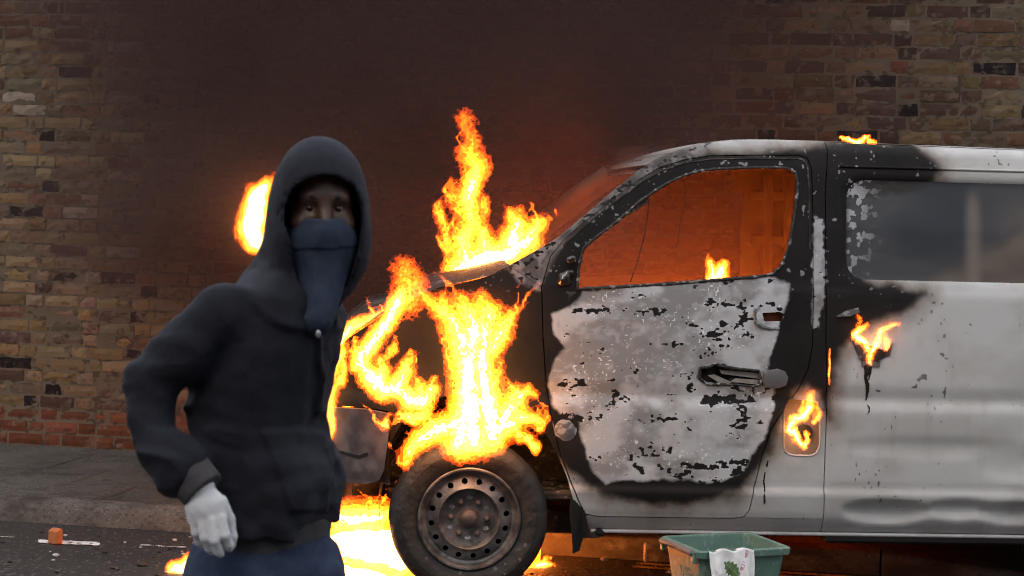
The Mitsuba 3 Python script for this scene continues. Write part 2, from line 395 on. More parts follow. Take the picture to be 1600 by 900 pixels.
# ---------------------------------------------------------------- the burnt van
# outlines on the van's near side, (u, z) in metres
VAN_PTS = {
 'window': [(0.433,1.314),(0.437,1.4),(0.456,1.487),(0.52,1.543),(0.602,1.607),(0.683,1.68),(0.757,1.736),(0.82,1.776),(0.888,1.808),(0.957,1.829),(1.031,1.839),(1.192,1.849),(1.319,1.852),(1.358,1.842),(1.375,1.81),(1.372,1.738),(1.358,1.626),(1.338,1.522),(1.319,1.462),(1.3,1.423),(1.261,1.395),(1.192,1.383),(0.836,1.347)],
 'door': [(0.281,1.321),(0.291,1.127),(0.31,0.911),(0.339,0.763),(0.375,0.627),(0.43,0.492),(0.466,0.41),(0.498,0.352),(0.55,0.342),(0.866,0.341),(1.141,0.342),(1.185,0.351),(1.205,0.385),(1.218,0.477),(1.246,0.615),(1.281,0.739),(1.333,0.822),(1.391,0.905),(1.432,1.001),(1.446,1.097),(1.444,1.478),(1.441,1.751),(1.436,1.855),(1.422,1.896),(1.389,1.909),(1.194,1.904),(1.0,1.896),(0.889,1.876),(0.778,1.838),(0.682,1.778),(0.573,1.693),(0.465,1.604),(0.371,1.52),(0.317,1.451)],
 'roofline': [(0.075,1.371),(0.155,1.415),(0.249,1.469),(0.344,1.528),(0.424,1.597),(0.505,1.667),(0.6,1.751),(0.696,1.83),(0.765,1.876),(0.835,1.905),(0.905,1.932),(0.978,1.951),(1.093,1.966),(1.208,1.975),(1.488,1.975),(1.824,1.967),(2.388,1.96)],
 'seam': [(1.511,1.976),(1.494,1.752),(1.496,1.425),(1.501,1.126),(1.512,0.935),(1.516,0.66),(1.52,0.468),(1.526,0.385),(1.53,0.275)],
 'arch': [(-0.335,0.466),(-0.347,0.534),(-0.334,0.656),(-0.283,0.751),(-0.195,0.821),(-0.102,0.855),(0.005,0.873),(0.114,0.859),(0.224,0.801),(0.307,0.716),(0.37,0.608),(0.416,0.505),(0.447,0.396),(0.466,0.326)],
 'wingtop': [(0.281,1.321),(0.155,1.399),(0.048,1.359),(-0.059,1.333),(-0.166,1.303),(-0.273,1.255),(-0.379,1.194),(-0.471,1.133),(-0.537,1.08)],
 'recess': [(1.597,1.728),(1.608,1.788),(1.65,1.822),(1.748,1.833),(2.365,1.819),(2.359,1.363),(1.94,1.362),(1.773,1.366),(1.662,1.396),(1.612,1.469),(1.596,1.564)],
 'char': [(0.281,1.343),(0.371,1.528),(0.587,1.723),(0.778,1.848),(0.917,1.894),(1.195,1.915),(1.404,1.926),(1.462,1.939),(1.518,1.964),(1.897,1.975),(1.982,1.903),(2.0,1.854),(1.949,1.792),(1.817,1.761),(1.67,1.798),(1.608,1.755),(1.601,1.482),(1.662,1.374),(1.926,1.331),(1.825,1.247),(1.665,1.189),(1.563,1.086),(1.528,0.935),(1.528,0.784),(1.493,0.825),(1.485,0.901),(1.429,0.922),(1.369,0.899),(1.328,0.822),(1.297,0.734),(1.247,0.596),(1.163,0.476),(1.027,0.419),(0.835,0.402),(0.643,0.421),(0.518,0.469),(0.443,0.539),(0.381,0.587),(0.282,0.639),(-0.362,0.466),(-0.686,0.569),(-0.696,1.053),(-0.38,1.248),(0.128,1.415)],
 'ash': [(0.461,1.307),(0.659,1.327),(0.973,1.345),(1.269,1.387),(1.336,1.351),(1.34,1.286),(1.3,1.203),(1.286,1.094),(1.256,0.998),(1.291,0.93),(1.284,0.821),(1.254,0.711),(1.212,0.642),(1.16,0.55),(1.079,0.5),(0.941,0.508),(0.831,0.518),(0.695,0.504),(0.586,0.497),(0.516,0.548),(0.477,0.67),(0.455,0.765),(0.387,0.777),(0.337,0.831),(0.323,0.939),(0.348,1.02),(0.39,1.062),(0.345,1.129),(0.333,1.204),(0.402,1.238),(0.443,1.26)],
 'bare': [(1.447,1.642),(1.48,1.629),(1.485,1.479),(1.496,1.371),(1.492,1.262),(1.472,1.174),(1.439,1.165),(1.436,1.315),(1.441,1.478)],
 'pillarfoot': [(0.128,1.409),(0.249,1.469),(0.344,1.528),(0.505,1.667),(0.696,1.83),(0.821,1.896),(1.005,1.949),(0.973,1.909),(0.792,1.854),(0.669,1.772),(0.56,1.687),(0.438,1.584),(0.357,1.512),(0.296,1.438),(0.271,1.31),(0.189,1.341)],
 'cavity': [(0.961,0.951),(0.965,0.992),(1.009,0.998),(1.03,1.012),(1.052,1.002),(1.119,0.992),(1.218,0.986),(1.23,0.929),(1.198,0.918),(1.121,0.924),(1.038,0.923),(0.994,0.925)],
 'slot': [(1.225,1.231),(1.299,1.238),(1.316,1.22),(1.311,1.198),(1.234,1.196)],
 'flap': [(1.33,0.822),(1.338,0.855),(1.362,0.869),(1.453,0.862),(1.481,0.849),(1.488,0.811),(1.493,0.674),(1.483,0.638),(1.456,0.624),(1.373,0.625),(1.345,0.638),(1.335,0.671)],
 'lens': [(1.234,0.984),(1.297,0.996),(1.328,0.986),(1.343,0.959),(1.335,0.926),(1.3,0.914),(1.242,0.916)],
 'lamp': [(0.339,0.749),(0.366,0.763),(0.415,0.759),(0.448,0.724),(0.46,0.683),(0.439,0.658),(0.401,0.663),(0.357,0.695)],
 'bumper': [(-0.687,0.623),(-0.684,0.758),(-0.584,0.786),(-0.45,0.789),(-0.348,0.775),(-0.35,0.656),(-0.364,0.534),(-0.384,0.487),(-0.429,0.47),(-0.657,0.472)],
 'shandle': [(1.611,1.133),(1.653,1.118),(1.695,1.1),(1.765,1.082),(1.789,1.118),(1.78,1.063),(1.725,1.037),(1.653,1.039),(1.635,1.074)],
 'splate': [(1.656,1.039),(1.739,1.038),(1.737,1.013),(1.659,1.014)],
 'drip': [(1.678,1.015),(1.709,1.012),(1.708,0.966),(1.707,0.906),(1.7,0.864),(1.693,0.911),(1.694,0.944),(1.682,0.971)],
 'sliver': [(1.545,1.225),(1.595,1.253),(1.63,1.262),(1.636,1.246),(1.595,1.229)],
 'mudflap': [(0.432,0.445),(0.465,0.429),(0.494,0.369),(0.519,0.278),(0.564,0.261),(0.493,0.248),(0.479,0.192),(0.446,0.186),(0.44,0.268),(0.429,0.368)],
 'dent': [(1.833,0.372),(1.61,0.386),(2.085,0.371),(2.199,0.352),(2.394,0.37),(1.959,0.696),(2.354,0.619)],
 'frontline': [(0.155,1.399),(0.048,1.359),(-0.166,1.303),(-0.379,1.194),(-0.537,1.08),(-0.62,0.988),(-0.643,0.839),(-0.65,0.623),(-0.63,0.47)],
}
VP_ = {k: np.array(v) for k, v in VAN_PTS.items()}
for k in ('char', 'ash', 'bare', 'pillarfoot'): VP_[k] = np.array(Polygon(VP_[k]).simplify(0.014).exterior.coords)[:-1]
CHAR_EASY = np.array(Polygon(VP_['char']).simplify(0.06).exterior.coords)[:-1]
def d_poly(x, y, pts):
    """Signed distance to a polygon, negative inside (drjit)."""
    d = mi.Float(1e9); s = mi.Float(1.0)
    n = len(pts)
    for i in range(n):
        ax, ay = float(pts[i][0]), float(pts[i][1]); bx, by = float(pts[i - 1][0]), float(pts[i - 1][1])
        ex, ey = bx - ax, by - ay
        wx, wy = x - ax, y - ay
        t = dr.clip((wx * ex + wy * ey) / (ex * ex + ey * ey), 0, 1)
        d = dr.minimum(d, dr.square(wx - ex * t) + dr.square(wy - ey * t))
        c1, c2, c3 = y >= ay, y < by, ex * wy > ey * wx
        s = dr.select((c1 & c2 & c3) | (~c1 & ~c2 & ~c3), -s, s)
    return s * dr.sqrt(d)

SCORCH_DENSE = [(1.10, 1.215, 0.13, 0.05, 0.16), (1.06, 0.855, 0.15, 0.018, 0.20), (1.0, 0.56, 0.24, 0.035, 0.24), (0.55, 1.20, 0.10, 0.03, 0.10), (0.56, 0.85, 0.07, 0.04, 0.14),
                (0.88, 0.75, 0.3, 0.2, 0.05), (1.12, 1.28, 0.12, 0.06, 0.10), (0.62, 1.28, 0.12, 0.03, 0.07), (0.44, 0.90, 0.06, 0.03, 0.12), (1.15, 0.93, 0.16, 0.06, 0.14), (0.43, 0.78, 0.06, 0.05, 0.15)]
def burn(x, y):
    """(char, ash, brown, flake, speck) of the burnt paint at (u, z)."""
    n1 = fbm(x * 14, y * 14, 1.3, 4) - 0.5
    n2 = fbm(x * 46, y * 62, 4.1, 3)
    n3 = noise(x * 120, y * 120, 2.0)
    dc = d_poly(x, y, VP_['char']) + 0.055 * n1
    da = d_poly(x, y, VP_['ash']) + 0.05 * n1 + 0.012 * (n2 - 0.5)
    db = d_poly(x, y, VP_['bare']) + 0.02 * n1 + 0.03 * (n2 - 0.5)
    brown = 1 - smoothstep(-0.02, 0.11, dc + 0.03 * n1)
    char = 1 - smoothstep(-0.02, 0.026, dc)
    ash = dr.maximum(1 - smoothstep(-0.006, 0.012, da), 0.8 * (1 - smoothstep(-0.004, 0.008, db)))
    dens = mi.Float(-0.015)
    for cx, cy, rx, ry, a in SCORCH_DENSE:
        dens += a * dr.exp(-dr.square((x - cx) / rx) - dr.square((y - cy) / ry))
    nf = 0.66 * fbm(x * 13, y * 22, 8.0, 4) + 0.34 * fbm(x * 60, y * 88, 3.0, 2)
    flake = smoothstep(0.665, 0.685, nf + dens * 0.75)
    return char, ash, brown, flake, n3, n1, n2

def van_paint(p, n, uv):
    x, y = uv.x, uv.y
    char, ash, brown, flake, n3, n1, n2 = burn(x, y)
    dirt = fbm(x * 5, y * 7, 3.0, 4)
    base = mix((0.58, 0.58, 0.585), (0.50, 0.495, 0.49), smoothstep(0.35, 0.7, dirt))
    run = smoothstep(0.60, 0.75, fbm(x * 24, y * 2.6, 6.0, 3)) * smoothstep(0.45, 0.6, noise(x * 3, y * 4, 1.0))
    base = mix(base, mi.Color3f(0.30, 0.27, 0.24), run * 0.12)
    chip = smoothstep(0.885, 0.90, noise(x * 70, y * 55, 12.0)) * smoothstep(0.66, 0.8, noise(x * 9, y * 9, 3.0))
    base = mix(base, mi.Color3f(0.06, 0.055, 0.05), chip * 0.8)
    c = mix(base, mix((0.17, 0.115, 0.075), (0.085, 0.06, 0.045), n1 + 0.5), brown * (0.75 + 0.25 * n2))
    soot = mix((0.005, 0.0045, 0.005), (0.016, 0.0135, 0.0135), fbm(x * 9, y * 9, 5.0, 3))
    c = mix(c, soot, char)
    grey = mix((0.54, 0.545, 0.57), (0.29, 0.275, 0.28), smoothstep(0.38, 0.66, fbm(x * 7, y * 9, 9.0, 4)))
    grey = mix(grey, mi.Color3f(0.60, 0.61, 0.64), smoothstep(0.56, 0.76, n2) * 0.35)
    grey = mix(grey, mi.Color3f(0.80, 0.80, 0.80), smoothstep(0.84, 0.90, n3) * smoothstep(0.5, 0.62, fbm(x * 8, y * 10, 2.0, 2)))
    grey = mix(grey, mi.Color3f(0.010, 0.009, 0.010), flake)
    c = mix(c, grey, ash * (1 - chip * 0))
    foot = 1 - smoothstep(-0.01, 0.02, d_poly(x, y, VP_['pillarfoot']) + 0.03 * n1)
    dull = mix((0.27, 0.245, 0.245), (0.10, 0.088, 0.088), smoothstep(0.35, 0.62, fbm(x * 22, y * 22, 6.0, 3)))
    c = mix(c, mix(dull, mi.Color3f(0.012, 0.011, 0.011), smoothstep(0.60, 0.66, n2)), foot)
    # flecks of pale ash left on the charred frame of the door and pillars
    fl = smoothstep(0.70, 0.74, 0.6 * fbm(x * 30, y * 30, 3.0, 3) + 0.4 * noise(x * 90, y * 90, 1.0)) * char * (1 - ash)
    up = smoothstep(1.25, 1.42, y)
    c = mix(c, mi.Color3f(0.30, 0.29, 0.30), fl * up * 0.8)
    return c
def van_rough(p, n, uv):
    return dr.lerp(mi.Float(0.46), 0.78, 1 - smoothstep(-0.03, 0.05, d_poly(uv.x, uv.y, CHAR_EASY)))
scene['van_paint'] = {'type': 'twosided', 'b': {'type': 'principled', 'base_color': proc(van_paint), 'roughness': proc(van_rough), 'specular': 0.3}}
def recess_paint(p, n, uv):
    """The blanked side window: sooty film over the paint, ash flecks at its front end, a clean streak."""
    x, y = uv.x, uv.y
    n1 = fbm(x * 7, y * 7, 2.3, 4) - 0.5; n2 = fbm(x * 42, y * 42, 1.0, 3); n3 = fbm(x * 3, y * 5, 7.7, 3)
    film = mix((0.030, 0.034, 0.044), (0.060, 0.060, 0.066), smoothstep(0.35, 0.65, n3))
    tan = mix((0.085, 0.066, 0.056), (0.15, 0.12, 0.10), smoothstep(0.35, 0.65, n3))
    k = smoothstep(0.04, -0.06, y - 1.37 - 0.55 * (x - 1.93) + 0.10 * n1)
    k2 = smoothstep(2.16, 2.5, x + 0.5 * n1) * smoothstep(1.80, 1.62, y + 0.2 * n1)
    c = mix(film, tan, dr.maximum(k, k2 * 0.8))
    streak = smoothstep(0.055, 0.0, dr.abs(x - 2.145 - 0.010 * n1)) * smoothstep(1.80, 1.66, y + 0.15 * n1)
    c = mix(c, mi.Color3f(0.20, 0.165, 0.145), streak * 0.75)
    top = smoothstep(1.70, 1.745, y - 0.16 * (x - 1.62) + 0.10 * n1) * smoothstep(2.0, 1.86, x)
    c = mix(c, mi.Color3f(0.022, 0.018, 0.016), top)
    d = smoothstep(1.76, 1.60, x + 0.2 * n1)
    fleck = smoothstep(0.60, 0.66, n2 + 0.16 * d - 0.06) * d
    c = mix(c, mi.Color3f(0.40, 0.40, 0.42), fleck)
    c = mix(c, mi.Color3f(0.16, 0.16, 0.17), smoothstep(0.5, 0.7, n2) * d * (1 - fleck) * 0.6)
    ed = smoothstep(1.612, 1.575, x + 0.05 * n1)
    return mix(c, mi.Color3f(0.014, 0.013, 0.014), ed)
scene['recess_paint'] = {'type': 'twosided', 'b': {'type': 'bumpmap', 'map': {**proc(lambda p, n, uv: fbm(uv.x * 38, uv.y * 38, 1.0, 3) * smoothstep(2.0, 1.6, uv.x), eps=3e-3)}, 'scale': 0.003,
                         'b': {'type': 'principled', 'base_color': proc(recess_paint), 'roughness': 0.45}}}
def charred(p, n, uv):
    a = fbm(p.x * 16, p.y * 16, p.z * 16, 4)
    c = mix((0.012, 0.010, 0.010), (0.055, 0.042, 0.036), smoothstep(0.4, 0.7, a))
    return mix(c, mi.Color3f(0.16, 0.14, 0.135), smoothstep(0.70, 0.78, noise(p.x * 55, p.y * 55, p.z * 55)) * smoothstep(0.45, 0.6, a))
scene['charred'] = {'type': 'twosided', 'b': {'type': 'principled', 'base_color': proc(charred), 'roughness': 0.7}}
scene['cabin_metal'] = {'type': 'twosided', 'b': {'type': 'diffuse', 'reflectance': proc(lambda p, n, uv: mix((0.12, 0.09, 0.075), (0.40, 0.35, 0.31), fbm(p.x * 6, p.y * 6, p.z * 6, 3)))}}
scene['burnt_bumper'] = {'type': 'twosided', 'b': {'type': 'principled', 'base_color': proc(lambda p, n, uv: mix((0.075, 0.058, 0.060), (0.17, 0.14, 0.14), smoothstep(0.35, 0.7, fbm(p.x * 14, p.y * 14, p.z * 9, 4)))), 'roughness': 0.6}}
plain('black_void', (0.008, 0.007, 0.007), 0.9)
plain('lens_plastic', proc(lambda p, n, uv: mix((0.13, 0.13, 0.14), (0.36, 0.36, 0.37), smoothstep(0.45, 0.65, fbm(p.x * 45, p.y * 45, p.z * 45, 3)))), 0.35)
plain('grey_plastic', (0.13, 0.12, 0.125), 0.5)
plain('pale_metal', proc(lambda p, n, uv: mix((0.18, 0.14, 0.115), (0.42, 0.39, 0.36), fbm(p.x * 30, p.y * 30, p.z * 30, 3))), 0.5)
plain('seal_edge', proc(lambda p, n, uv: mix((0.018, 0.016, 0.016), (0.26, 0.25, 0.25), smoothstep(0.55, 0.72, fbm(p.x * 70, p.y * 70, p.z * 70, 3)))), 0.6)

PROF = ([0.24, .275, .30, .345, .37, .45, .462, .482, .505, .70, .79, .825, .868, .925, 1.1, 1.28, 1.325, 1.37, 1.60, 1.85, 1.93, 1.955, 1.975], [.165, .122, .09, .054, .042, .020, .019, .031, .024, .006, -.002, -.003, .016, .000, -.002, .002, .004, .016, .042, .085, .112, .14, .20])
def sd_round(u, z, u0, u1, z0, z1, r):
    qx = np.abs(u - (u0 + u1) / 2) - (u1 - u0) / 2 + r; qz = np.abs(z - (z0 + z1) / 2) - (z1 - z0) / 2 + r
    return np.hypot(np.maximum(qx, 0), np.maximum(qz, 0)) + np.minimum(np.maximum(qx, qz), 0) - r
def ss(a, b, x):
    t = np.clip((x - a) / (b - a), 0, 1); return t * t * (3 - 2 * t)
def side(u, z, dents=True):
    """How far the near side's skin lies behind the plane w = 0."""
    u, z = np.asarray(u, float), np.asarray(z, float)
    w = np.interp(z, *PROF)
    w = w + 0.75 * np.clip(-0.22 - u, 0, 1) ** 2 + 0.3 * np.clip(-0.5 - u, 0, 1)
    if dents:
        rear = u > 1.5
        sd = sd_round(u, z, 1.578, 3.05, 1.372, 1.818, 0.085)
        w = w + rear * 0.016 * ss(0.012, -0.016, sd)
        w = w + rear * 0.006 * np.exp(-((z - 1.345) / 0.012) ** 2)
        # the long dents above the sill and the softer ones in the panel
        for cu, cz, ru, rz, dp in ((1.80, 0.385, 0.20, 0.055, 0.045), (2.12, 0.40, 0.15, 0.045, 0.032), (2.36, 0.385, 0.16, 0.05, 0.038), (2.0, 0.67, 0.42, 0.05, 0.010), (2.45, 0.60, 0.3, 0.08, 0.014), (2.75, 0.40, 0.2, 0.05, 0.03)):
            e = ((u - cu) / ru) ** 2 + ((z - cz) / rz) ** 2
            lip = ss(cz + rz, cz + rz * 0.4, z)
            w = w + rear * dp * np.clip(1 - e, 0, 1) ** 0.8 * (0.35 + 0.65 * lip)
        w = w + rear * 0.004 * (meshkit.fbm(np.stack([u * 3, z * 4, z * 0 + 2], -1)) - 0.5) * ss(0.9, 0.6, z)
        warp = (u < 1.45) * (z < 1.36) * (z > 0.5)
        w = w + warp * 0.010 * (meshkit.fbm(np.stack([u * 5, z * 5, z * 0 + 9], -1)) - 0.5)
        w = w - (u < 1.45) * 0.004 * np.exp(-((z - (1.19 + 0.05 * np.exp(-((u - 1.1) / 0.12) ** 2))) / 0.012) ** 2) * (u > 0.45) * (u < 1.25)
    return w

def panel(poly, wf, h=0.02, thick=0.012, place=None):
    """A sheet cut to a polygon in (u, z), bent to wf(u, z), with thickness. Returns (mesh, uv)."""
    place = place or van
    if poly.geom_type != 'Polygon': poly = max(poly.geoms, key=lambda g: g.area)
    rings = [poly.exterior] + list(poly.interiors)
    bp = []
    for r in rings:
        n = max(8, int(r.length / h))
        bp += [r.interpolate(t / n, normalized=True).coords[0] for t in range(n)]
        bp += [c for c in list(r.coords)[:-1]]
    x0, z0, x1, z1 = poly.bounds
    gx_, gz_ = np.meshgrid(np.arange(x0, x1 + h, h), np.arange(z0, z1 + h, h) , indexing='ij')
    gp = np.stack([gx_ + (np.arange(gx_.shape[1]) % 2) * h / 2, gz_], -1).reshape(-1, 2)
    inn = poly.buffer(-h * 0.45)
    gp = gp[shapely.contains_xy(inn, gp[:, 0], gp[:, 1])]
    pts = np.unique(np.round(np.vstack([np.array(bp), gp]), 5), axis=0)
    tri = Delaunay(pts).simplices
    c = pts[tri].mean(1)
    tri = tri[shapely.contains_xy(poly, c[:, 0], c[:, 1])]
    a = np.cross(pts[tri[:, 1]] - pts[tri[:, 0]], pts[tri[:, 2]] - pts[tri[:, 0]])
    tri = tri[np.abs(a) > 1e-9]; a = a[np.abs(a) > 1e-9]
    tri = np.where(a[:, None] > 0, tri, tri[:, ::-1])
    used, inv = np.unique(tri, return_inverse=True); pts = pts[used]; tri = inv.reshape(-1, 3)
    w = wf(pts[:, 0], pts[:, 1])
    front = np.c_[pts[:, 0], w, pts[:, 1]]
    e = np.vstack([tri[:, [0, 1]], tri[:, [1, 2]], tri[:, [2, 0]]])
    es = np.sort(e, 1); _, idx, cnt = np.unique(es, axis=0, return_index=True, return_counts=True)
    be = e[idx[cnt == 1]]
    back = front + np.array([0, thick, 0])
    n = len(front)
    m = len(be)
    rim = np.vstack([front[be[:, 0]], front[be[:, 1]], back[be[:, 1]], back[be[:, 0]]])
    k = np.arange(m)
    rf = np.vstack([np.c_[2 * n + k, 2 * n + 3 * m + k, 2 * n + 2 * m + k], np.c_[2 * n + k, 2 * n + 2 * m + k, 2 * n + m + k]])
    V = np.vstack([front, back, rim]); Fc = np.vstack([tri, tri[:, ::-1] + n, rf])
    return tm(place(V), Fc), V[:, [0, 2]]

VAN = 'burnt_van'
say(VAN, 'burning white panel van with a charred door, its paint peeled and its windows gone', 'van')
def skin(name, poly, mat='van_paint', h=0.02, thick=0.012, wf=side):
    m, uv = panel(poly, wf, h, thick)
    return put(f'{VAN}__{name}', m, mat, smooth=True, uv=uv)
def vput(name, m, mat='van_paint'):
    """A painted piece that is no flat sheet: its paint is laid out by its own (u, z)."""
    q_ = np.array(m.vertices) - VO
    return put(f'{VAN}__{name}', m, mat, smooth=True, uv=np.c_[q_ @ VU, q_[:, 2]])
def rr(u0, u1, z0, z1, r): return shapely.box(u0 + r, z0 + r, u1 - r, z1 - r).buffer(r, quad_segs=6)

win = Polygon(VP_['window']); door = Polygon(VP_['door']); seam = VP_['seam']
roofl = VP_['roofline']
arch = VP_['arch']
REAR = 4.16
rarch = np.array([(2.99 + 0.40 * math.cos(a), 0.36 + 0.40 * math.sin(a)) for a in np.linspace(math.pi, 0, 25)])
# whole side outline
top = [tuple(p) for p in roofl] + [(REAR - 0.06, 1.955), (REAR, 1.90)]
hull = Polygon([(-0.63, 0.47), (-0.652, 0.63), (-0.645, 0.84), (-0.62, 0.985), (-0.537, 1.075), (-0.379, 1.19), (-0.166, 1.30), (0.02, 1.35)] + top + [(REAR + 0.01, 1.2), (REAR, 0.35), (3.46, 0.285), (3.40, 0.30)] + [tuple(p) for p in rarch[::-1]] + [(2.58, 0.28), (1.53, 0.268), (0.52, 0.275), (0.49, 0.30)] + [tuple(p) for p in arch[::-1]] + [(-0.36, 0.47)])
hull = hull.buffer(0)
G_ = 0.0035
seam_right = Polygon([tuple(p) for p in seam] + [(1.53, 0.1), (6, 0.1), (6, 2.3), (1.511, 2.3)])
cav, slot, flap = (Polygon(VP_[k]) for k in ('cavity', 'slot', 'flap'))
flap = flap.buffer(-0.006).buffer(0.006)
wing_zone = Polygon([tuple(p) for p in VP_['wingtop']] + [(-0.7, 1.12), (-0.7, 0.3), (0.494, 0.3)] + [tuple(p) for p in VP_['door'][:8][::-1]])
bump_zone = Polygon(VP_['bumper']).buffer(0.0)
wing = hull.intersection(wing_zone).difference(door.buffer(0.001)).difference(bump_zone.buffer(0.006))
rest = hull.difference(wing_zone).difference(seam_right).difference(door)
sill = rest.intersection(shapely.box(0.4, 0.2, 1.60, 0.352 - 0.006)).difference(door)
pillar = rest.difference(sill.buffer(0.001))
skin('wing', wing.buffer(-0.001), h=0.022)
skin('pillar_frame', pillar.buffer(-0.001).difference(flap), h=0.018)
skin('sill', rest.intersection(shapely.box(0.4, 0.2, 1.60, 0.347)).buffer(-0.0005), h=0.014)
dk = skin('door', door.buffer(-G_).difference(win).difference(cav).difference(slot), h=0.014)
rearp = hull.intersection(seam_right).buffer(-G_)
rec = rr(1.590, 3.04, 1.383, 1.808, 0.08)
skin('side_panel', rearp.difference(rec.buffer(0.0005)), h=0.018)
skin('blanked_window', rec, 'recess_paint', h=0.018)
# the dark frame under the skin shows in the gaps
opening = win.buffer(0.012)
under = hull.buffer(-0.02).difference(opening).difference(cav.buffer(0.02)).difference(slot.buffer(0.01)).difference(flap.buffer(0.01))
m, uv = panel(under, lambda u, z: side(u, z, False) + 0.05, 0.05, 0.01)
put(f'{VAN}__inner_frame', m, 'charred')
# burnt rubber seal round the window opening, a ragged remnant hanging at the pillar
wring = np.array(win.exterior.coords)[:-1]
def ring_tube(ring, r, dw, n=6):
    L = shapely.LinearRing(ring); k = int(L.length / 0.02)
    p = np.array([L.interpolate(t / k, normalized=True).coords[0] for t in range(k + 1)])
    return tube(van(np.c_[p[:, 0], side(p[:, 0], p[:, 1]) + dw, p[:, 1]]), r * (0.8 + 0.5 * RNG.random(len(p))), n, caps=False)
put(f'{VAN}__door__window_seal', ring_tube(wring, 0.007, 0.0), 'seal_edge', smooth=True)
fr = Polygon(VP_['door']).buffer(-0.016)
p = np.array(fr.exterior.coords); q_ = np.array([fr.exterior.interpolate(t, normalized=True).coords[0] for t in np.linspace(0, 1, 260)])
q_ = q_[q_[:, 1] > 1.50]; k = int(np.argmax(np.linalg.norm(np.diff(q_, axis=0), axis=1))); q_ = np.vstack([q_[k + 1:], q_[:k + 1]]) if np.linalg.norm(q_[k + 1] - q_[k]) > 0.1 else q_
put(f'{VAN}__door__frame_bead', tube(van(np.c_[q_[:, 0], side(q_[:, 0], q_[:, 1]), q_[:, 1]]), 0.004, 6), 'charred', smooth=True)
rag = [(0.51, 1.59), (0.56, 1.60), (0.60, 1.625), (0.66, 1.665), (0.72, 1.715), (0.735, 1.70), (0.70, 1.672), (0.655, 1.64), (0.60, 1.608), (0.545, 1.585), (0.528, 1.568), (0.52, 1.545), (0.514, 1.565)]
m, uv = panel(Polygon(rag).buffer(0.004), lambda u, z: side(u, z) + 0.006, 0.012, 0.012); put(f'{VAN}__door__hanging_trim', m, 'charred')
for pts_ in ([(0.745, 1.69), (0.742, 1.62), (0.725, 1.52), (0.70, 1.42), (0.675, 1.345)], [(0.89, 1.79), (0.905, 1.765), (0.90, 1.70), (0.885, 1.6), (0.872, 1.5)]):
    p = np.array(pts_); put(f'{VAN}__door__hanging_wire', tube(van(np.c_[p[:, 0], np.full(len(p), 0.14), p[:, 1]]), 0.0022, 5), 'charred')
# the opened handle cavity with torn metal round it
cv = np.array(cav.exterior.coords)[:-1]
m = tube(van(np.c_[cv[:, 0], np.full(len(cv), -0.003), cv[:, 1]])[np.r_[0:len(cv), 0]], 0.004 + 0.007 * RNG.random(len(cv) + 1), 6, caps=False); put(f'{VAN}__door__handle_rim', m, 'seal_edge', smooth=True)
m, uv = panel(cav.buffer(0.02), lambda u, z: 0.045 + 0.01 * np.sin(u * 60), 0.02, 0.004); put(f'{VAN}__door__handle_cavity', m, 'charred')
for q_ in ([(1.05, 0.985), (1.22, 0.975), (1.225, 0.95), (1.06, 0.968)], [(1.0, 0.96), (1.05, 0.93), (1.10, 0.92), (1.10, 0.935), (1.03, 0.965)], [(1.10, 0.935), (1.215, 0.925), (1.225, 0.945), (1.12, 0.95)]):
    m, uv = panel(Polygon(q_), lambda u, z: 0.012 + 0.12 * (u - 1.1) ** 2, 0.01, 0.004); put(f'{VAN}__door__torn_metal', m, 'pale_metal')
m, uv = panel(Polygon(VP_['lens']), lambda u, z: -0.022 + 2.2 * ((u - 1.285) ** 2 + 1.5 * (z - 0.955) ** 2), 0.01, 0.02); put(f'{VAN}__door__handle_stub', m, 'grey_plastic', smooth=True, uv=uv)
plain('rust', proc(lambda p, n, uv: mix((0.10, 0.03, 0.015), (0.30, 0.085, 0.035), fbm(p.x * 50, p.y * 50, p.z * 50, 3))), 0.9)
m, uv = panel(slot.buffer(0.012), lambda u, z: 0.035 + 0 * u, 0.02, 0.003); put(f'{VAN}__door__lock_plate', m, 'rust')
cres = np.array([(1.21, 1.262), (1.195, 1.245), (1.19, 1.22), (1.20, 1.19), (1.225, 1.172), (1.26, 1.165), (1.30, 1.168)])
put(f'{VAN}__door__lock_rim', tube(van(np.c_[cres[:, 0], np.full(len(cres), -0.004), cres[:, 1]]), [0.004, 0.007, 0.009, 0.009, 0.009, 0.007, 0.004], 8), 'lens_plastic', smooth=True)
m, uv = panel(Polygon(VP_['lamp']), lambda u, z: side(u, z) - 0.007 + 3 * ((u - 0.40) ** 2 + (z - 0.717) ** 2), 0.012, 0.02); put(f'{VAN}__side_lamp', m, 'lens_plastic', smooth=True, uv=uv)
# melted mirror stub at the pillar's foot
tri_ = [(0.358, 1.345), (0.40, 1.335), (0.415, 1.35), (0.425, 1.44), (0.41, 1.46), (0.385, 1.40)]
P = grid([0.33, -0.09, 1.31], [0.45, 0.05, 1.49], 0.006)
d = np.full(P.shape[:3], 9.0)
for k in range(16):
    t = RNG.random(); c = np.array([0.375 + 0.045 * t + RNG.normal(0, 0.010), -0.005 + RNG.normal(0, 0.008), 1.335 + 0.11 * t + RNG.normal(0, 0.008)])
    d = smin(d, np.linalg.norm(P - c, axis=-1) - RNG.uniform(0.008, 0.017), 0.012)
m = nets(-d, [0.33, -0.09, 1.31], 0.006, 0.0); m = tm(van(np.array(m.vertices)), m.faces)
plain('melted_gloss', (0.03, 0.02, 0.02), 0.12, specular=0.8)
put(f'{VAN}__mirror_stub', m, 'melted_gloss', smooth=True)
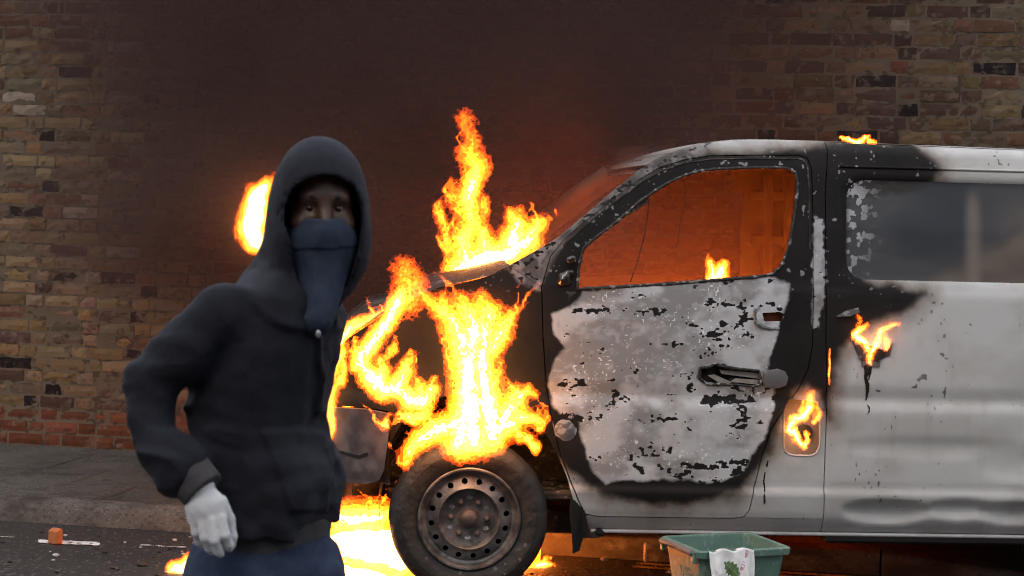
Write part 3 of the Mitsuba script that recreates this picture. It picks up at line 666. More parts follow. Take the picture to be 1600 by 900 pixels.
# fuel flap opening
fr_ = np.array(flap.exterior.coords)[:-1]
m, uv = panel(flap.buffer(0.012), lambda u, z: 0.045 + 0 * u, 0.03, 0.004); put(f'{VAN}__fuel_recess', m, 'cabin_metal')
wallp = []
k = len(fr_)
v = np.vstack([np.c_[fr_[:, 0], side(fr_[:, 0], fr_[:, 1]), fr_[:, 1]], np.c_[fr_[:, 0], np.full(k, 0.047), fr_[:, 1]]])
m = tm(van(v), np.vstack([[[i_, (i_ + 1) % k, k + (i_ + 1) % k], [i_, k + (i_ + 1) % k, k + i_]] for i_ in range(k)])); put(f'{VAN}__fuel_recess__wall', m, 'cabin_metal')
vput('fuel_recess__rim', ring_tube(fr_, 0.004, -0.001))
put(f'{VAN}__fuel_recess__cap', tube(van(np.array([[1.43, 0.046, 0.72], [1.43, 0.030, 0.72]])), 0.036, 20), 'charred')
# sliding door handle, its plate, what dripped from it, and a peeled strip
m, uv = panel(Polygon(VP_['shandle']), lambda u, z: -0.010 + 0.004 * np.sin(u * 90), 0.012, 0.02); put(f'{VAN}__slide_handle', m, 'charred')
m, uv = panel(Polygon(VP_['splate']), lambda u, z: side(u, z) - 0.008, 0.02, 0.01); put(f'{VAN}__slide_handle__plate', m, 'grey_plastic')
dp = np.array([[1.678, 1.02], [1.684, 0.99], [1.679, 0.965], [1.688, 0.935], [1.690, 0.905], [1.688, 0.865]])
put(f'{VAN}__slide_handle__drip', tube(van(np.c_[dp[:, 0], side(dp[:, 0], dp[:, 1]) - 0.001, dp[:, 1]]), [0.010, 0.011, 0.007, 0.009, 0.007, 0.002], 7), 'black_void', smooth=True)
dp = np.array([[1.700, 1.02], [1.697, 0.985], [1.693, 0.955]]); put(f'{VAN}__slide_handle__drip', tube(van(np.c_[dp[:, 0], side(dp[:, 0], dp[:, 1]) - 0.001, dp[:, 1]]), [0.006, 0.006, 0.002], 6), 'black_void', smooth=True)
dp = np.array([[1.693, 0.848], [1.700, 0.836], [1.699, 0.822], [1.692, 0.808]]); put(f'{VAN}__slide_handle__drip', tube(van(np.c_[dp[:, 0], side(dp[:, 0], dp[:, 1]) - 0.0005, dp[:, 1]]), [0.002, 0.004, 0.003, 0.001], 6), 'black_void', smooth=True)
m, uv = panel(Polygon(VP_['sliver']).buffer(0.002), lambda u, z: side(u, z) - 0.012 - 0.2 * (u - 1.54), 0.01, 0.004); put(f'{VAN}__peeled_strip', m, 'lens_plastic')
for dp in ([(1.262, 0.55), (1.258, 0.51), (1.264, 0.48), (1.262, 0.445), (1.266, 0.415)], [(1.272, 0.60), (1.268, 0.575)]):
    dp = np.array(dp); put(f'{VAN}__paint_run', tube(van(np.c_[dp[:, 0], side(dp[:, 0], dp[:, 1]) - 0.0005, dp[:, 1]]), np.linspace(0.003, 0.0045, len(dp)), 6), 'black_void', smooth=True)
# drip rail along the roof of the rear body
p = np.array([[u_, 1.865] for u_ in np.linspace(1.56, 4.1, 60)]); vput('drip_rail', tube(van(np.c_[p[:, 0], side(p[:, 0], p[:, 1]) - 0.004, p[:, 1]]), 0.006, 6))
lip = np.array([[u_, 0.285] for u_ in np.linspace(0.53, 2.58, 70)]); vput('sill__lip', tube(van(np.c_[lip[:, 0], side(lip[:, 0], lip[:, 1]) - 0.004, lip[:, 1] - 0.012]), 0.009, 6))

# roof, far side, front, floor
WID = 1.69
def loft(us, curve, nw=15):
    v = np.array([curve(u_) for u_ in us]); a, b = v.shape[:2]
    f = []
    for i_ in range(a - 1):
        for j_ in range(b - 1):
            o = i_ * b + j_; f += [[o, o + b, o + b + 1], [o, o + b + 1, o + 1]]
    return v.reshape(-1, 3), np.array(f)
tw = np.linspace(0, 1, 17)
def roof_row(u_):
    z0 = np.interp(u_, roofl[:, 0], roofl[:, 1]) if u_ < 2.388 else 1.958
    z0 = min(z0, 1.972); w0 = float(np.interp(z0, *PROF))
    crown = 0.016 * np.clip((u_ - 0.9) / 0.4, 0.2, 1)
    return np.c_[np.full(17, u_), w0 + (WID - 2 * w0) * tw, z0 + crown * np.sin(np.pi * tw) ** 0.6]
v, f = loft(np.r_[np.linspace(0.72, 1.2, 12), np.linspace(1.3, REAR - 0.03, 30)], roof_row)
v2 = v - [0, 0, 0.03]
scene[f'{VAN}__roof'] = mikit.ply(tm(van(np.vstack([v, v2])), np.vstack([f, f[:, ::-1] + len(v)])), 'van_paint', smooth=True, uv=np.vstack([v, v2])[:, [0, 2]])
hdr = np.c_[np.full(17, 0.78), 0.16 + (WID - 0.32) * tw, 1.845 + 0.02 * np.sin(np.pi * tw) ** 0.6]
put(f'{VAN}__windscreen_header', tube(van(hdr), 0.022, 8), 'charred', smooth=True)
far = hull.difference(win.buffer(0.02).union(Polygon([(0.45, 1.33), (1.43, 1.33), (1.43, 1.76), (1.38, 1.80), (0.75, 1.74)]))).buffer(0)
m, uv = panel(far, lambda u, z: WID - side(u, z, False) - 0.02, 0.06, 0.02); put(f'{VAN}__far_side', m, 'cabin_metal')
for u_ in (1.52, 1.62, 1.95, 2.3, 2.7):
    put(f'{VAN}__far_rib', tm(van(np.array(box([u_, WID - 0.17, 0.6], [u_ + 0.05, WID - 0.10, 1.86], 0.008).vertices)), box([u_, WID - 0.17, 0.6], [u_ + 0.05, WID - 0.10, 1.86], 0.008).faces), 'cabin_metal')
for z_ in (1.72, 1.50):
    b_ = box([1.45, WID - 0.165, z_], [2.75, WID - 0.11, z_ + 0.05], 0.008); put(f'{VAN}__far_rail', tm(van(np.array(b_.vertices)), b_.faces), 'cabin_metal')
p = np.array([[0.10, WID - 0.06, 1.40], [0.34, WID - 0.10, 1.53], [0.6, WID - 0.13, 1.75], [0.73, WID - 0.14, 1.84]]); put(f'{VAN}__far_pillar', tube(van(p), 0.04, 8), 'cabin_metal', smooth=True)
def vbox(name, lo, hi, mat, ch=0.01):
    b_ = box(lo, hi, ch); return put(f'{VAN}__{name}', tm(van(np.array(b_.vertices)), b_.faces), mat)
vbox('floor', [-0.35, 0.10, 0.40], [REAR - 0.02, WID - 0.10, 0.44], 'charred')
b_ = box([REAR - 0.05, 0.06, 0.40], [REAR - 0.01, WID - 0.06, 1.93], 0.01); vput('rear_wall', tm(van(np.array(b_.vertices)), b_.faces))
vbox('dashboard', [0.12, 0.14, 0.85], [0.42, WID - 0.14, 1.30], 'charred', 0.06)
vbox('firewall', [0.05, 0.10, 0.45], [0.10, WID - 0.10, 1.28], 'charred')
for w0 in (0.22, 1.02):
    vbox('seat', [0.72, w0, 0.62], [1.20, w0 + 0.46, 0.78], 'charred', 0.05); vbox('seat_back', [1.12, w0, 0.76], [1.26, w0 + 0.46, 1.22], 'charred', 0.05)
p = np.array([[0.44 + 0.03 * math.cos(a), 0.42 + 0.17 * math.cos(a), 1.20 + 0.15 * math.sin(a)] for a in np.linspace(0, 2 * math.pi, 25)]); put(f'{VAN}__steering_wheel', tube(van(p), 0.012, 6, caps=False), 'charred')
vbox('chassis_rail', [-0.5, 0.35, 0.22], [3.9, 0.45, 0.33], 'charred'); vbox('chassis_rail', [-0.5, WID - 0.45, 0.22], [3.9, WID - 0.35, 0.33], 'charred')
vbox('axle', [-0.05, 0.2, 0.26], [0.05, WID - 0.2, 0.36], 'charred')
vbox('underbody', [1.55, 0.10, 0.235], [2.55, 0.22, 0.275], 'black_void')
# bonnet and nose, buckled by the heat
fl_ = VP_['frontline']
fl_ = np.array([[0.16, 1.385]] + [[a, b] for a, b in fl_[1:]])
L_ = LineString(fl_); tt = np.linspace(0, 1, 40)
prof_f = np.array([L_.interpolate(t, normalized=True).coords[0] for t in tt])
nw = 25; s_ = np.linspace(0, 1, nw)
v = []
for (u_, z_) in prof_f:
    w0 = 0.03 + float(np.clip(-0.22 - u_, 0, 1) ** 2 * 0.75 + 0.3 * np.clip(-0.5 - u_, 0, 1))
    bow = -0.06 * np.sin(np.pi * s_) * (z_ < 1.2) ; cr = 0.035 * np.sin(np.pi * s_) ** 0.7 * np.clip((z_ - 0.9) / 0.3, 0, 1)
    v.append(np.c_[u_ + bow, w0 + (WID - 2 * w0) * s_, z_ + cr])
v = np.array(v)
v += 0.05 * (meshkit.fbm(v * 4.0)[..., None] - 0.5) * np.array([0.5, 0, 0.8]) * np.clip(np.minimum(s_, 1 - s_) * 12, 0, 1)[None, :, None]
isb = int(0.62 * 40)
def patch(v):
    a, b = v.shape[:2]; f = []
    for i_ in range(a - 1):
        for j_ in range(b - 1):
            o = i_ * b + j_; f += [[o, o + 1, o + b + 1], [o, o + b + 1, o + b]]
    return tm(van(v.reshape(-1, 3)), f)
put(f'{VAN}__bonnet', patch(v[:isb + 1]), 'charred', smooth=True)
put(f'{VAN}__front_face', patch(v[isb:]), 'charred', smooth=True)
for w0 in (0.24, WID - 0.50):
    lm = trimesh.creation.icosphere(3); lm.vertices = lm.vertices * [0.06, 0.13, 0.09] + [-0.615, w0 + 0.13, 0.88]; put(f'{VAN}__headlamp', tm(van(np.array(lm.vertices)), lm.faces), 'melted_gloss', smooth=True)
lines = []
for o in (0.0, 0.05):
    p = np.array([[-0.10 + 0.0, 0.06, 1.315 - o], [-0.25, 0.07, 1.255 - o], [-0.40, 0.10, 1.185 - o], [-0.50, 0.14, 1.115 - o]]); put(f'{VAN}__bonnet__edge_strip', tube(van(p), 0.007, 6), 'pale_metal', smooth=True)
# bumper end with its rounded corner, and the towing eye below
m, uv = panel(bump_zone.buffer(-0.012).buffer(0.012), lambda u, z: side(u, z) - 0.03 + 0.5 * np.clip(0.53 - z, 0, 1) ** 1.5, 0.02, 0.06); put(f'{VAN}__bumper', m, 'burnt_bumper', smooth=40)
b_ = box([-0.70, 0.10, 0.47], [-0.60, WID - 0.10, 0.72], 0.03); put(f'{VAN}__bumper__front', tm(van(np.array(b_.vertices)), b_.faces), 'burnt_bumper')
m, uv = panel(LineString([(-0.56, 0.60), (-0.47, 0.585), (-0.44, 0.60)]).buffer(0.006), lambda u, z: side(u, z) - 0.036, 0.01, 0.02); put(f'{VAN}__bumper__crease', m, 'charred')
a_ = np.linspace(0, math.pi, 9)
eye_ = [[-0.58, 0.35, 0.42]] + [[-0.555 - 0.025 * math.cos(t), 0.35, 0.34 - 0.025 * math.sin(t)] for t in a_] + [[-0.53, 0.35, 0.42]]
put(f'{VAN}__towing_eye', tube(van(np.array(eye_)), 0.008, 7), 'charred', smooth=True)
# mud flap and the lump beside it
m, uv = panel(Polygon(VP_['mudflap']).buffer(-0.003).buffer(0.003), lambda u, z: 0.03 + 0.15 * (0.45 - z) * np.sin((u - 0.45) * 40) + 0 * u, 0.015, 0.012); put(f'{VAN}__mud_flap', m, 'black_void', smooth=40)
lm = trimesh.creation.icosphere(2); lm.vertices = lm.vertices * [0.028, 0.04, 0.02] + [0.565, 0.12, 0.265]; put(f'{VAN}__jack_point', tm(van(np.array(lm.vertices)), lm.faces), 'black_void', smooth=True)
# inner wheel arch
aw = np.linspace(-0.2, math.pi + 0.2, 25)
v = np.array([[[0.05 + 0.43 * math.cos(t), w_, 0.36 + 0.43 * math.sin(t)] for w_ in (0.04, 0.5)] for t in aw]); put(f'{VAN}__arch_liner', patch(v), 'charred', smooth=True)

v = np.array([[[u_, 0.5, z_] for u_ in (-0.5, 0.62)] for z_ in (0.3, 1.0)]); put(f'{VAN}__arch_liner', patch(v), 'charred')
# wheels
def revolve(prof, n=64):
    p = np.asarray(prof, float); a = np.arange(n) * 2 * np.pi / n
    v = np.stack([p[None, :, 0] * np.cos(a)[:, None], np.broadcast_to(p[None, :, 1], (n, len(p))), p[None, :, 0] * np.sin(a)[:, None]], -1).reshape(-1, 3)
    m = len(p); f = []
    for i_ in range(n):
        k_ = (i_ + 1) % n
        for j_ in range(m - 1):
            f += [[i_ * m + j_, i_ * m + j_ + 1, k_ * m + j_ + 1], [i_ * m + j_, k_ * m + j_ + 1, k_ * m + j_]]
    return v, np.array(f)
def rubber(p, n, uv):
    c = mix((0.012, 0.011, 0.011), (0.034, 0.029, 0.027), fbm(p.x * 13, p.y * 13, p.z * 13, 4))
    c = mix(c, mi.Color3f(0.11, 0.10, 0.095), smoothstep(0.74, 0.80, noise(p.x * 48, p.y * 48, p.z * 48)) * smoothstep(0.5, 0.62, fbm(p.x * 5 + 3, p.y * 5, p.z * 5, 2)))
    return c
scene['rubber'] = {'type': 'twosided', 'b': {'type': 'bumpmap', 'map': proc(lambda p, n, uv: fbm(p.x * 30, p.y * 30, p.z * 30, 3)), 'scale': 0.006, 'b': {'type': 'principled', 'base_color': proc(rubber), 'roughness': 0.62}}}
def steel(p, n, uv):
    a = fbm(p.x * 17, p.y * 17, p.z * 17, 4)
    c = mix((0.065, 0.061, 0.063), (0.17, 0.163, 0.165), smoothstep(0.3, 0.7, a))
    return mix(c, mi.Color3f(0.045, 0.037, 0.034), smoothstep(0.55, 0.7, fbm(p.x * 24 + 4, p.y * 24, p.z * 24, 3)) * 0.6)
plain('wheel_steel', proc(steel), 0.45, metallic=0.35)
plain('rusty_steel', proc(lambda p, n, uv: mix((0.035, 0.026, 0.024), (0.13, 0.10, 0.092), fbm(p.x * 40, p.y * 40, p.z * 40, 3))), 0.6)
tv, tf = revolve([(0.205, 0.03), (0.214, 0.018), (0.235, 0.008), (0.262, -0.002), (0.285, -0.003), (0.287, 0.0), (0.305, 0.003), (0.322, 0.018), (0.333, 0.04), (0.337, 0.06), (0.331, 0.062), (0.331, 0.07), (0.337, 0.072), (0.337, 0.11), (0.331, 0.112), (0.331, 0.12), (0.337, 0.122), (0.337, 0.16), (0.333, 0.175), (0.31, 0.2), (0.26, 0.2), (0.205, 0.18)], 96)
tv += (meshkit.fbm(tv * 11)[:, None] - 0.5) * 0.010 * np.array([1, 0.6, 1])
rv, rf_ = revolve([(0.216, 0.012), (0.219, 0.006), (0.214, 0.001), (0.208, 0.002), (0.203, 0.016), (0.198, 0.032), (0.190, 0.040), (0.182, 0.042), (0.172, 0.034), (0.150, 0.024), (0.140, 0.020), (0.134, 0.014), (0.129, 0.012), (0.125, 0.016), (0.119, 0.040), (0.112, 0.052), (0.095, 0.056), (0.05, 0.056), (0.02, 0.056), (0.02, 0.062), (0.112, 0.062), (0.124, 0.05), (0.130, 0.022), (0.150, 0.034), (0.172, 0.044), (0.184, 0.054), (0.2, 0.06), (0.205, 0.12), (0.212, 0.12), (0.212, 0.02), (0.216, 0.012)], 96)
import manifold3d as m3
def to_m3(m): return m3.Manifold(m3.Mesh(vert_properties=np.asarray(m.vertices, np.float32), tri_verts=np.asarray(m.faces, np.uint32)))
rim = tm(rv, rf_); rim.merge_vertices(); rim.update_faces(rim.nondegenerate_faces()); rim.fix_normals()
holes = []
for k in range(16):
    a = 2 * math.pi * (k + 0.35) / 16
    c = trimesh.creation.cylinder(0.0125, 0.12, sections=18); c.apply_transform(trimesh.transformations.rotation_matrix(math.pi / 2, [1, 0, 0])); c.apply_translation([0.160 * math.cos(a), 0.03, 0.160 * math.sin(a)]); holes.append(to_m3(c))
try:
    R_ = to_m3(rim)
    for h_ in holes: R_ = R_ - h_
    o = R_.to_mesh(); rim2 = tm(o.vert_properties[:, :3], o.tri_verts)
    if len(rim2.faces) > 100: rim = rim2
except Exception as e:
    print('rim', e)
def wheel(u_, z_, far_=False, full=True):
    sgn = -1 if far_ else 1
    def pl(v):
        v = np.array(v) * [1, sgn, 1] + [u_, WID if far_ else -0.012, z_]; return van(v)
    fl = (lambda f: np.asarray(f)[:, ::-1]) if far_ else (lambda f: np.asarray(f))
    w_ = f'{VAN}__wheel'; n_ = 0
    while w_ in WHEELS: n_ += 1; w_ = f'{VAN}__wheel_{n_:03d}'
    WHEELS.add(w_)
    put(f'{w_}__tyre', tm(pl(tv), fl(tf)), 'rubber', smooth=40)
    put(f'{w_}__rim', tm(pl(rim.vertices), fl(rim.faces)), 'wheel_steel', smooth=35)
    back, bf = revolve([(0.01, 0.075), (0.20, 0.075), (0.20, 0.16), (0.01, 0.16)], 32); put(f'{w_}__brake_drum', tm(pl(back), fl(bf)), 'black_void')
    if far_: return
    hv, hf = revolve([(0.0, 0.012), (0.012, 0.012), (0.026, 0.016), (0.034, 0.026), (0.036, 0.05), (0.048, 0.052), (0.048, 0.06)], 28); put(f'{w_}__hub_cap', tm(pl(hv), fl(hf)), 'rusty_steel', smooth=40)
    for k in range(6):
        a = 2 * math.pi * k / 6 + 1.02
        nv_, nf_ = revolve([(0.0, 0.026), (0.006, 0.027), (0.0095, 0.033), (0.0095, 0.046), (0.014, 0.048), (0.014, 0.058)], 6); put(f'{w_}__wheel_nut', tm(pl(nv_ + [0.076 * math.cos(a), 0, 0.076 * math.sin(a)]), fl(nf_)), 'rusty_steel')
    for k in range(6):
        a = 2 * math.pi * k / 6 + 1.02 + math.pi / 6
        c = trimesh.creation.cylinder(0.013, 0.004, sections=12); c.apply_transform(trimesh.transformations.rotation_matrix(math.pi / 2, [1, 0, 0])); c.apply_scale([1, 1, 0.7]); put(f'{w_}__vent_hole', tm(pl(np.array(c.vertices) + [0.086 * math.cos(a), 0.0545, 0.086 * math.sin(a)]), fl(c.faces)), 'lens_plastic')
WHEELS = set()
wheel(0.0, 0.333); wheel(2.99, 0.333); wheel(0.0, 0.40, True); wheel(2.99, 0.44, True)
# ---------------------------------------------------------------- the person
PD = 4.29
say('person', 'person in dark hooded sweatshirt with blue cloth over the face and one white glove', 'person')
def fabric(dark, light, sc, k=0.5):
    def fn(p, n, uv):
        a = fbm(p.x * 9 * sc, p.y * 9 * sc, p.z * 9 * sc, 3)
        b = noise(p.x * 420, p.y * 420, p.z * 420)
        c = mix(dark, light, smoothstep(0.3, 0.7, a) * k + b * (1 - k))
        return c
    return proc(fn)
def cloth(name, dark, light, sc=1.0, sheen=0.5, rough=0.9, bump=0.0012):
    scene[name] = {'type': 'twosided', 'b': {'type': 'bumpmap', 'map': {**proc(lambda p, n, uv: noise(p.x * 330, p.y * 330, p.z * 330) + 1.5 * fbm(p.x * 40, p.y * 40, p.z * 40, 2), eps=2e-3)}, 'scale': bump,
                   'b': {'type': 'principled', 'base_color': fabric(dark, light, sc), 'roughness': rough, 'specular': 0.2, 'sheen': sheen, 'sheen_tint': 0.3}}}
cloth('fleece', (0.0080, 0.0084, 0.0120), (0.0165, 0.0175, 0.026), 1.0, 0.9)
cloth('rib_knit', (0.034, 0.032, 0.036), (0.066, 0.062, 0.068), 2.0, 0.5)
cloth('denim_mask', (0.017, 0.024, 0.041), (0.034, 0.047, 0.078), 2.0, 0.4)
cloth('denim', (0.012, 0.020, 0.042), (0.042, 0.060, 0.110), 1.6, 0.4)
cloth('glove_knit', (0.52, 0.53, 0.56), (0.72, 0.73, 0.76), 2.0, 0.3, bump=0.0006)
scene['skin'] = {'type': 'principled', 'base_color': proc(lambda p, n, uv: mix((0.046, 0.022, 0.015), (0.080, 0.039, 0.026), fbm(p.x * 60, p.y * 60, p.z * 60, 3))), 'roughness': 0.45, 'specular': 0.45}
plain('hair_dark', (0.010, 0.008, 0.007), 0.7)
plain('eye_white', (0.12, 0.10, 0.09), 0.25)
plain('eye_dark', (0.010, 0.007, 0.005), 0.25)
plain('zip_metal', (0.30, 0.30, 0.32), 0.3, metallic=0.6)
plain('shoe_black', (0.015, 0.015, 0.016), 0.5)

# the trunk: a section for each height, turned so that the chest faces right and a little towards the camera
FA = math.radians(68)
F_ = np.array([math.sin(FA), -math.cos(FA), 0]); R_ax = np.array([F_[1], -F_[0], 0])
TR = [([-0.4689,4.2900,1.5066], .070, .075), ([-0.4877,4.2900,1.4784], .110, .090), ([-0.5065,4.2900,1.4502], .150, .108), ([-0.5178,4.2900,1.3944], .176, .126), ([-0.5265,4.2900,1.3442], .182, .131), ([-0.5386,4.2900,1.2548], .176, .122),
      ([-0.5467,4.2900,1.1752], .170, .112), ([-0.5388,4.2900,1.1294], .170, .114), ([-0.5130,4.2900,1.0910], .170, .124), ([-0.5037,4.2900,1.0465], .168, .117), ([-0.4993,4.2900,0.9683], .165, .101), ([-0.4972,4.2900,0.9347], .156, .094), ([-0.4946,4.2900,0.8760], .152, .092)]
TZ = np.array([t[0][2] for t in TR])[::-1]
TX, TY, TA, TB = (np.array([f_(t) for t in TR])[::-1] for f_ in (lambda t: t[0][0], lambda t: t[0][1], lambda t: t[1], lambda t: t[2]))
def trunk(P, z0, z1, off=0.0):
    z = P[..., 2]; zc = np.clip(z, z0, z1)
    cx, cy, a, b = (np.interp(zc, TZ, k) for k in (TX, TY, TA, TB))
    dx, dy = P[..., 0] - cx, P[..., 1] - cy
    qa, qb = (dx * R_ax[0] + dy * R_ax[1]) / (a + off), (dx * F_[0] + dy * F_[1]) / (b + off)
    k = (np.abs(qa) ** 2.3 + np.abs(qb) ** 2.3) ** (1 / 2.3)
    d = (k - 1) * np.minimum(a, b)
    dz = np.maximum(z0 - z, z - z1)
    return np.maximum(d, dz)
SH, EL, WR = np.array([-0.6024,4.1550,1.4106]), np.array([-0.7461,4.1400,1.2669]), np.array([-0.6363,4.0550,1.0675])
FA1, FA2 = np.array([-0.7420,4.1100,1.1922]), np.array([-0.6996,4.0800,1.1289])
SH2, EL2, WR2 = np.array([-0.4571,4.4100,1.4006]), np.array([-0.4965,4.4200,1.1870]), np.array([-0.4480,4.3100,1.0733])
h = 0.0068
lo, hi = np.array([-0.92, 3.78, 0.80]), np.array([-0.24, 4.62, 1.86])
P = grid(lo, hi, h)
d = trunk(P, TZ[2] - 0.012, TZ[-1])
def sleeve(P, S, E, W, mids=None):
    m = S + (E - S) * 0.5
    a, b = mids or (E + (W - E) * 0.4, E + (W - E) * 0.7)
    d = smin(cone(P, S, m, 0.070, 0.056), cone(P, m, E, 0.056, 0.043), 0.03)
    d = smin(d, cone(P, E, a, 0.040, 0.031), 0.012)
    d = smin(d, cone(P, a, b, 0.031, 0.041), 0.02)
    return smin(d, cone(P, b, b + (W - b) * 0.35, 0.049, 0.054), 0.02)
d = smin(d, sleeve(P, SH, EL, WR, (FA1, FA2)), 0.018)
d = smin(d, sleeve(P, SH2, EL2, WR2), 0.04)
# hood: a hollow shell open towards the front
HC = np.array([-0.4276,4.2900,1.6488])
HN = np.array([0.40, -0.91, -0.08]); HN /= np.linalg.norm(HN)
HX = np.cross(HN, [0, 0, 1.0]); HX /= np.linalg.norm(HX); HZ = np.cross(HX, HN)
hood = ell(P, HC + [0.004, 0.015, 0.0], (0.106, 0.140, 0.146))
hood = smin(hood, ell(P, np.array([-0.4218,4.2900,1.5702]), (0.104, 0.128, 0.12)), 0.05)
hood = smin(hood, cone(P, [-0.4211,4.2900,1.5356], [-0.4374,4.2650,1.4503], 0.092, 0.062), 0.06)
hood = smin(hood, cone(P, [-0.4866,4.3600,1.5111], [-0.5335,4.3500,1.4582], 0.075, 0.065), 0.05)
body = smin(d, hood, 0.03)
inner = np.minimum(hood + 0.013, smin(cone(P, [-0.4183,4.2900,1.5356], [-0.4171,4.2600,1.4263], 0.075, 0.035), hood + 0.013, 0.03))
body = np.maximum(body, -np.where(P[..., 2] > 1.36, inner, 9.0))
Q = P - (np.array([-0.3924,4.1900,1.6036]))
a_, b_, c_ = Q @ HX, Q @ HZ, Q @ HN
wid = np.interp(b_, [-0.20, -0.13, 0.0, 0.08, 0.14], [0.012, 0.055, 0.086, 0.086, 0.06])
tun = np.maximum(np.abs(a_) - wid, np.maximum(b_ - 0.118, -b_ - 0.19))
rr_ = ((np.abs(a_) / np.maximum(wid, 0.01)) ** 2.4 + (np.maximum(b_, 0) / 0.104) ** 2.4) ** (1 / 2.4) - 1
tun = np.where(b_ > 0, rr_ * 0.07, tun)
tun = np.maximum(tun, -c_ - 0.075)
body = np.maximum(body, -tun)
# folds in the cloth
z_ = P[..., 2]; x_ = P[..., 0]
fold = meshkit.fbm(P * np.array([13, 13, 5.0]) + 3, 3, 2) - 0.5
fold2 = meshkit.noise(np.stack([(P[..., 0] + P[..., 2]) * 22, P[..., 1] * 16, (P[..., 2] - P[..., 0]) * 6], -1), 5) - 0.5
nearel = np.exp(-(np.linalg.norm(P - EL, axis=-1) / 0.14) ** 2)
low = np.exp(-((z_ - 0.99) / 0.10) ** 2)
# drag lines from shoulder to hip and across the belly, gathers at elbow, wrist and hem
def crease(a, sharp=3.0): return np.clip(1 - np.abs(a - 0.5) * 2 * sharp, 0, 1)
wv = meshkit.fbm(P * 6 + 4, 2, 11) * 0.25
drag = crease(meshkit.noise(np.stack([(x_ * 0.75 + z_ * 0.55 + wv) * 11, P[..., 1] * 4, (z_ * 0.75 - x_ * 0.55) * 2.4], -1), 21))
drag2 = crease(meshkit.noise(np.stack([(x_ * 0.5 - z_ * 0.9 + wv) * 13, P[..., 1] * 4, (z_ * 0.5 + x_ * 0.9) * 3.0], -1), 23))
arm = np.exp(-(np.minimum(np.linalg.norm(P - EL, axis=-1), np.linalg.norm(P - FA2, axis=-1)) / 0.13) ** 2)
ring = crease(meshkit.noise(np.stack([(P - EL) @ ((WR - SH) / np.linalg.norm(WR - SH)) * 34 + 6 * wv, P[..., 1] * 7, x_ * 7], -1), 29), 2.2)
lowm = np.clip((1.50 - z_) / 0.10, 0, 1)
body = body + fold * np.where(z_ < 1.5, 0.020, 0.006) - lowm * (0.012 * drag + 0.010 * drag2 * np.clip((1.25 - z_) / 0.2, 0.2, 1)) - 0.008 * ring * arm + fold2 * 0.012 * low * (np.linalg.norm(P - WR, axis=-1) > 0.12) + 0.002 * (meshkit.noise(P * 30, 9) - 0.5)
m = nets(-body, lo, h, 0.0)
parts_ = trimesh.graph.connected_components(m.edges, nodes=np.arange(len(m.vertices)), min_len=400)
keep = np.zeros(len(m.vertices), bool); keep[parts_[0] if len(parts_) == 1 else np.concatenate(sorted(parts_, key=len)[-1:])] = True
m.update_faces(keep[m.faces].all(1)); m.remove_unreferenced_vertices()
taubin(m, 2)
# the kangaroo pocket stands proud of the front, with its slanted opening
def inset(m, loop, up, soft=0.006):
    v = np.array(m.vertices); n = np.array(m.vertex_normals)
    poly = Polygon(loop); pr = np.c_[v[:, 0] / v[:, 1], (v[:, 2] - 1.65) / v[:, 1]] * PD
    pt = shapely.points(pr); ins = shapely.contains(poly, pt); dist = shapely.distance(poly.exterior, pt)
    k = np.where(ins, np.clip(dist / soft, 0, 1), 0) * (n[:, 1] < 0.1)
    m.vertices = v + n * (k * up)[:, None]
pk = [[-0.5421,4.2900,1.1544], [-0.4505,4.2900,1.1624], [-0.3975,4.2900,1.1525], [-0.3795,4.2900,1.0916], [-0.3882,4.2900,0.9795], [-0.4716,4.2900,0.9746], [-0.5040,4.2900,1.0605]]
inset(m, [(q[0], q[2] - 1.65) for q in pk], 0.008)
k = put('person__sweatshirt', m, 'fleece', smooth=True)
labels[k] = {'label': 'dark hooded sweatshirt with the hood up'}
# cuff, hem
ax_ = (WR - FA2) / np.linalg.norm(WR - FA2)
def small(key, fn, lo, hi, h, mat, it=3, up=None):
    P = grid(np.array(lo), np.array(hi), h)
    m = nets(-fn(P), lo, h, 0.0); taubin(m, it)
    return put(key, m, mat, smooth=True)
def cuff(P):
    q = (P - WR) @ ax_
    d = cone(P, WR - ax_ * 0.055, WR + ax_ * 0.015, 0.053, 0.048)
    return np.maximum(d, np.maximum(q - 0.022, -q - 0.06))
small('person__sweatshirt__cuff', cuff, WR - 0.11, WR + 0.11, 0.004, 'rib_knit', 1)
def hem(P):
    an = np.arctan2(P[..., 1] - TY[1], P[..., 0] - TX[1])
    tilt = 0.10 * (P[..., 0] - TX[1])
    Pz = P.copy(); Pz[..., 2] = P[..., 2] + tilt * 0.6
    return trunk(Pz, TZ[0] + 0.002, TZ[2] + 0.004, 0.001) 
small('person__sweatshirt__hem', hem, [TX[0] - 0.24, TY[0] - 0.24, TZ[0] - 0.03], [TX[0] + 0.24, TY[0] + 0.24, TZ[2] + 0.03], 0.005, 'rib_knit', 1)
zp = trimesh.creation.icosphere(2); zp.vertices = zp.vertices * [0.006, 0.005, 0.009] + np.array([-0.4028,4.1400,1.3763]); 
put('person__sweatshirt__zip_pull', zp, 'zip_metal', smooth=True)

